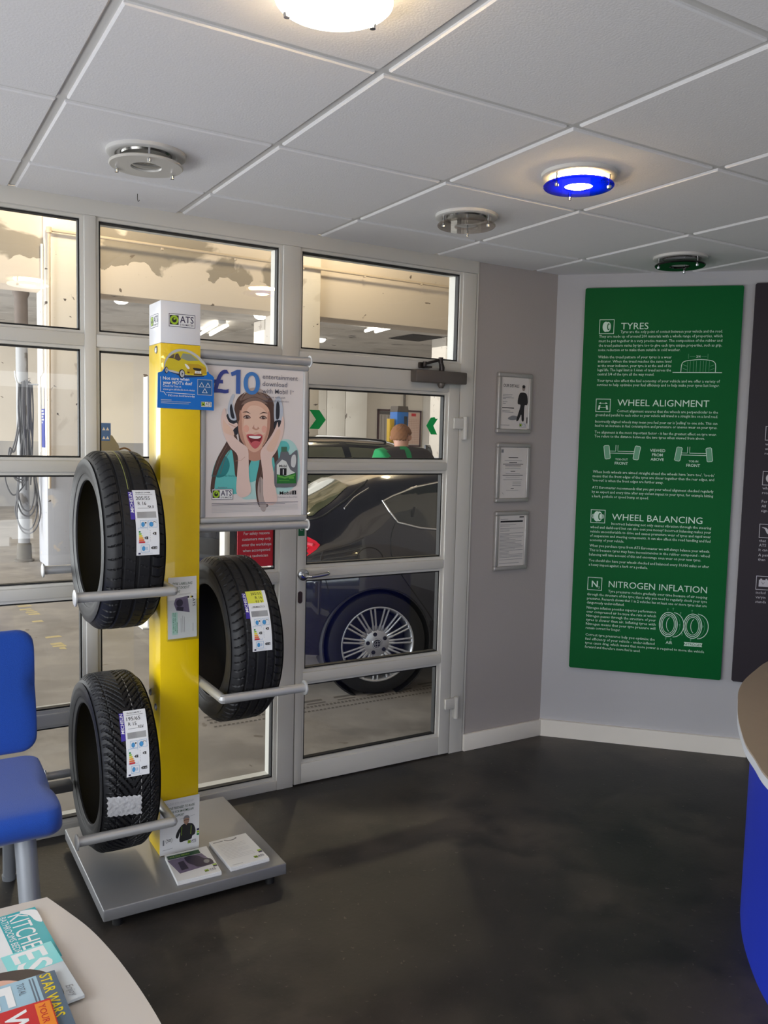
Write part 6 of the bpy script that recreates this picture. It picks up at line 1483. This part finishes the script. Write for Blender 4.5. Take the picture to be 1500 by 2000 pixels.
K.patch([(1.42, -0.50), (1.42, 0.50), (1.70, 0.62), (2.05, 0.70), (2.12, 0.0), (2.05, -0.70), (1.70, -0.62)], RF, 'windscreen', M_CGLASS, t)
b = MB(); K.seam([(0.02, -0.54), (-0.16, -0.63)], RF, b, 0.005); b.build('roof_moulding', M_CHROME, t)
for sg in (-1, 1):
    b = MB(); b.obox((2.6+1.62, 5.105+sg*0.93, 0.985), (0.07, 0.02*sg, 0), (0, 0.075, 0), (0, 0, 0.05), 0.02); b.build('door_mirror', M_PAINT_N, t)
    b = MB(); b.tube(smooth_open([K.side(sg)(0.62, 0.80, 0.0), K.side(sg)(0.64, 0.80, 0.03), K.side(sg)(0.80, 0.805, 0.032), K.side(sg)(0.83, 0.805, 0.0)], 4), 0.009, 8); b.build('door_handle', M_PAINT_N, t)
b = MB(); b.box((2.6-0.635, 5.105-0.26, 0.55), (2.6-0.612, 5.105+0.26, 0.66), 0.004); b.build('number_plate', M_YEL, t)
# parked askew: turned about its rear wheel so that the nose comes closer to the shop
th_ = radians(-13.0); pv = Vector((2.60, 4.235, 0)); q = t.location-pv
t.rotation_euler = (0, 0, th_); t.location = Vector((2.565, 4.285, 0))+Vector((q.x*cos(th_)-q.y*sin(th_), q.x*sin(th_)+q.y*cos(th_), 0))
# second car
TOPB = [(-0.74, 0.52), (-0.735, 0.80), (-0.70, 1.02), (-0.62, 1.10), (-0.40, 1.235), (-0.15, 1.335), (0.2, 1.368), (0.8, 1.375), (1.30, 1.352), (1.60, 1.272), (1.95, 1.115), (2.20, 1.01), (2.45, 0.965), (2.95, 0.90), (3.25, 0.80), (3.40, 0.66), (3.46, 0.50)]
t2_, K2 = car('estate_car', 3.35, 8.45, 1.142, 1.16, TOPB, PLANA, M_PAINT_G, 'dark car with its front door open further back, only its roof seen through the door', 'cars in the workshop', 0.310)
for sg in (-1, 1):
    fm = K2.side(sg)
    W2 = [(-0.30, 1.180), (-0.10, 1.262), (0.25, 1.298), (0.72, 1.302), (0.72, 0.962), (0.20, 0.962), (-0.22, 1.020)]; W3 = [(0.79, 1.302), (1.22, 1.285), (1.46, 1.215), (1.80, 1.040), (1.82, 0.985), (0.79, 0.962)]
    for W_ in (W2, W3): K2.patch(W_, fm, 'side_window', mat('car_see_through_tone', (104, 106, 92), 0.08, var=0.2, scale=3, spec=0.8), t2_)  # lighter opaque tone painted for the bright background behind the glass
    b = MB(); b.tube([fm(x, z) for x, z in [(-0.30, 1.185), (-0.10, 1.268), (0.25, 1.305), (0.75, 1.309), (1.22, 1.292), (1.46, 1.222), (1.82, 1.04)]], 0.008, 8); b.build('window_trim', M_CHROME, t2_)
    K2.patch([(-0.72, 0.86), (-0.64, 0.98), (-0.50, 0.97), (-0.45, 0.90), (-0.52, 0.84), (-0.66, 0.80)], fm, 'tail_lamp', M_TAIL, t2_)
    K2.patch([(-0.70, 0.50), (-0.5, 0.48), (-0.36, 0.44), (-0.36, 0.215), (-0.5, 0.205), (-0.70, 0.205)], fm, 'bumper_skirt', M_PLAST, t2_)
    b = MB(); b.tube(smooth_open([K2.roof()(-0.1, sg*0.50, 0.0), K2.roof()(0.0, sg*0.52, 0.028), K2.roof()(0.6, sg*0.53, 0.030), K2.roof()(1.15, sg*0.52, 0.028), K2.roof()(1.25, sg*0.50, 0.0)], 5), 0.011, 8); b.build('roof_rail', M_PLAST, t2_)
K2.patch([(1.36, -0.52), (1.36, 0.52), (1.66, 0.64), (2.05, 0.72), (2.10, 0.0), (2.05, -0.72), (1.66, -0.64)], K2.roof(), 'windscreen', M_CGLASS, t2_)
K2.patch([(-0.22, -0.50), (-0.22, 0.50), (-0.55, 0.60), (-0.58, 0.0), (-0.55, -0.60)], K2.roof(), 'rear_window', M_CGLASS, t2_)
# open front door, hinged at its front edge
hx, hy = 3.35+1.62*1.16, 8.45-0.880; dd = Vector((-cos(radians(52)), -sin(radians(52)), 0)); FD = frame((hx, hy, 0), dd, (0, 0, 1))
b = MB(); b.prism([(0, 0.30), (0.95, 0.30), (1.0, 0.6), (0.98, 1.05), (0, 1.08)], FD, 0.06, 0); od = b.build('open_door', M_PAINT_G, t2_)
b = MB(); b.tube([FD(*p) for p in ((0.02, 1.08, 0.03), (0.22, 1.26, 0.04), (0.42, 1.42, 0.05), (0.62, 1.475, 0.055), (0.95, 1.48, 0.06), (0.99, 1.06, 0.03))], 0.019, 10); b.build('door_window_frame', M_PAINT_G, od)
b = MB(); b.prism([(0.06, 1.09), (0.24, 1.25), (0.44, 1.40), (0.63, 1.455), (0.93, 1.46), (0.97, 1.07)], frame(FD(0, 0, 0.035), dd, (0, 0, 1)), 0.004); b.build('door_glass', M_GLASS, od, smooth=False)
# ------------------------------------------------------------------ technician
def skin(verts, edges, radii, root, sub=2):
    me = bpy.data.meshes.new('sk'); me.from_pydata([Vector(v) for v in verts], edges, [])
    o = bpy.data.objects.new('sk', me); COL.objects.link(o)
    md = o.modifiers.new('s', 'SKIN'); md.use_smooth_shade = True
    sk = me.skin_vertices[0].data
    for i, r in enumerate(radii):
        sk[i].radius = r if isinstance(r, tuple) else (r, r); sk[i].use_root = (i == root)
    s2 = o.modifiers.new('u', 'SUBSURF'); s2.levels = sub; s2.render_levels = sub
    dg = bpy.context.evaluated_depsgraph_get(); dg.update()
    m2 = bpy.data.meshes.new_from_object(o.evaluated_get(dg)); bpy.data.objects.remove(o)
    V = [v.co.copy() for v in m2.vertices]; F = [tuple(p.vertices) for p in m2.polygons]; bpy.data.meshes.remove(m2)
    return V, F
PX, PY = 3.99, 6.20
per = thing('person', (PX, PY, 0), 'ginger-haired technician in a dark jacket with green panels, seen from behind the navy car', 'person')
# joints: he stoops towards the open door, back to the shop, head turned to the right
J = dict(pel=(PX-0.03, PY-0.02, 0.93), sp1=(PX-0.03, PY+0.01, 1.10), sp2=(PX-0.02, PY+0.05, 1.26), ch=(PX-0.01, PY+0.09, 1.36), nk=(PX+0.005, PY+0.15, 1.45), hd0=(PX+0.015, PY+0.17, 1.50), hd1=(PX+0.02, PY+0.185, 1.555), hd2=(PX+0.02, PY+0.18, 1.60))
names = list(J); V = [J[n] for n in names]; E = [(0, 1), (1, 2), (2, 3), (3, 4), (4, 5), (5, 6), (6, 7)]
R = [(0.155, 0.115), (0.145, 0.105), (0.165, 0.115), (0.150, 0.105), 0.058, 0.070, (0.078, 0.092), (0.062, 0.075)]
def chain(start, pts, rs):
    p = start
    for q, r in zip(pts, rs): V.append(q); R.append(r); E.append((p, len(V)-1)); p = len(V)-1
    return p
ends = []
for sg in (-1, 1):
    e = chain(3, [(PX+sg*0.19, PY+0.08, 1.37), (PX+sg*0.255, PY+0.14, 1.14), (PX+sg*0.20, PY+0.36, 1.06), (PX+sg*0.17, PY+0.43, 1.05)], [0.068, 0.050, 0.036, 0.030])
    pc = chain(e, [(PX+sg*0.16, PY+0.50, 1.045)], [(0.034, 0.018)]); ends.append((sg, pc))
    for k, (dx, ln) in enumerate(((-0.026, 0.066), (-0.009, 0.076), (0.009, 0.072), (0.026, 0.056))):
        chain(pc, [(PX+sg*0.16+dx, PY+0.525, 1.042), (PX+sg*0.16+dx*1.15, PY+0.525+ln*0.55, 1.030), (PX+sg*0.16+dx*1.15, PY+0.525+ln*0.85, 1.006)], [0.0095, 0.0085, 0.007])
    chain(e, [(PX+sg*0.12, PY+0.46, 1.035), (PX+sg*0.105, PY+0.50, 1.025)], [0.011, 0.008])
    chain(0, [(PX-0.03+sg*0.10, PY-0.01, 0.86), (PX-0.03+sg*0.12, PY+0.02, 0.50), (PX-0.03+sg*0.13, PY-0.03, 0.10), (PX-0.03+sg*0.13, PY+0.10, 0.045), (PX-0.03+sg*0.13, PY+0.17, 0.035)], [0.095, 0.062, 0.045, 0.042, 0.034])
sv, sf = skin(V, E, R, 0, 2)
M_SKIN = mat('person_skin', (206, 156, 134), 0.55, var=0.04, scale=20)
zmin = min(v.z for v in sv)
b = MB(); b.add(sv, sf); body_ = b.build('body', M_SKIN, per, auto=180)
# face details: eyes, nose and ears of the turned head
hc = Vector((PX+0.02, PY+0.185, 1.560)); fd = Vector((0.80, 0.60, -0.12)).normalized(); rt_ = fd.cross(Vector((0, 0, 1))).normalized(); up_ = rt_.cross(fd)
def hp_(a, r, u): return hc+fd*a+rt_*r+up_*u
b = MB()
for s in (-1, 1):
    b.lathe([(0.0, -0.006), (0.020, -0.006), (0.026, 0.0), (0.018, 0.010), (0.008, 0.006), (0, 0.004)], hp_(-0.005, s*0.082, -0.005), 'x' if abs(rt_.x) > 0.7 else 'y', 18)
b.tube([hp_(0.090, 0, 0.02), hp_(0.108, 0, -0.012), hp_(0.086, 0, -0.022)], [0.008, 0.013, 0.010], 10); b.build('ears_and_nose', M_SKIN, per)
b = MB()
for s in (-1, 1): b.lathe([(0, -0.010), (0.010, 0), (0, 0.010)], hp_(0.078, s*0.032, 0.015), 'z', 12)
b.build('eyes', M_WHITE, per)
b = MB(); b.tube([hp_(0.074, -0.022, -0.05), hp_(0.086, 0, -0.052), hp_(0.074, 0.022, -0.05)], 0.006, 8); b.build('mouth', mat('lip_tone', (176, 104, 96), 0.5), per)
# hair: a short cap over the crown and the back of the head
VV = []; FF = []; nu, nv = 48, 20; rr = random.Random(5)
for j in range(nv+1):
    for i in range(nu):
        a = 2*pi*i/nu; fa = cos(a)*fd.x+sin(a)*fd.y; sa = abs(cos(a)*rt_.x+sin(a)*rt_.y)
        top_ = 0.64 if fa < -0.2 else (0.50-0.16*max(0, fa) if fa < 0.5 else 0.34)
        if sa > 0.8: top_ = min(top_, 0.47)
        ph = pi*(top_+0.012*sin(i*2.3))*j/nv
        d = Vector((sin(ph)*cos(a), sin(ph)*sin(a), cos(ph)))
        r = 0.101+0.0035*sin(i*1.9+j*1.3)+rr.uniform(-.0015, .0015)-0.008*(j == nv)
        VV.append(hc+Vector((d.x*r*0.93, d.y*r, d.z*r*1.04+0.012)))
for j in range(nv):
    for i in range(nu): FF.append((j*nu+i, j*nu+(i+1) % nu, (j+1)*nu+(i+1) % nu, (j+1)*nu+i))
b = MB(); b.add(VV, FF); b.build('hair', mat('ginger_hair', (142, 96, 62), 0.85, var=0.25, scale=60, bump=0.6, bscale=300), per, auto=180, label='short ginger hair')
# jacket and trousers follow the body
V = [J['pel'], J['sp1'], J['sp2'], J['ch'], (PX+0.004, PY+0.135, 1.435)]; E = [(0, 1), (1, 2), (2, 3), (3, 4)]; R = [(0.19, 0.135), (0.20, 0.135), (0.235, 0.150), (0.225, 0.140), 0.095]
for sg in (-1, 1): chain(3, [(PX+sg*0.225, PY+0.08, 1.365), (PX+sg*0.285, PY+0.14, 1.14), (PX+sg*0.215, PY+0.35, 1.06), (PX+sg*0.182, PY+0.41, 1.052)], [0.118, 0.082, 0.060, 0.050])
sv, sf = skin(V, E, R, 0, 3)
M_JACK = mat('jacket_charcoal', (58, 50, 50), 0.85, var=0.06, scale=20); M_JGRN = mat('jacket_green', (0, 150, 84), 0.8, var=0.05)
b = MB(); b.mats = [M_JACK, M_JGRN]; b.v = [Vector(v) for v in sv]; b.f = [tuple(f) for f in sf]
for f in sf:
    c = sum((sv[i] for i in f), Vector())/len(f); dx = c.x-PX
    b.mi.append(1 if (c.z > 1.1 and (-0.40 < dx < -0.225 or (-0.075 < dx-0.06*(1.4-c.z) < -0.010 and c.y < PY+0.12))) else 0)
b.build('jacket', None, per, auto=180, label='charcoal work jacket with green panels')
V = [(J['pel'][0], J['pel'][1], 0.96), (J['pel'][0], J['pel'][1], 0.88)]; E = [(0, 1)]; R = [(0.165, 0.125), (0.165, 0.125)]
for sg in (-1, 1): chain(1, [(PX-0.03+sg*0.105, PY-0.01, 0.80), (PX-0.03+sg*0.12, PY+0.02, 0.50), (PX-0.03+sg*0.13, PY-0.02, 0.12)], [0.108, 0.080, 0.066])
sv, sf = skin(V, E, R, 0, 2); b = MB(); b.add(sv, sf); b.build('trousers', M_JACK, per, auto=180)
b = MB()
for sg in (-1, 1):
    x = PX-0.03+sg*0.13; b.lathe([(0.0, 0.0), (0.050, 0.0), (0.054, 0.02), (0.052, 0.10), (0.050, 0.13), (0, 0.13)], (x, PY-0.03, 0), 'z', 20); b.obox((x, PY+0.07, 0.036), (0.048, 0, 0), (0, 0.125, 0), (0, 0, 0.036), 0.02)
b.build('boots', M_PLAST, per)
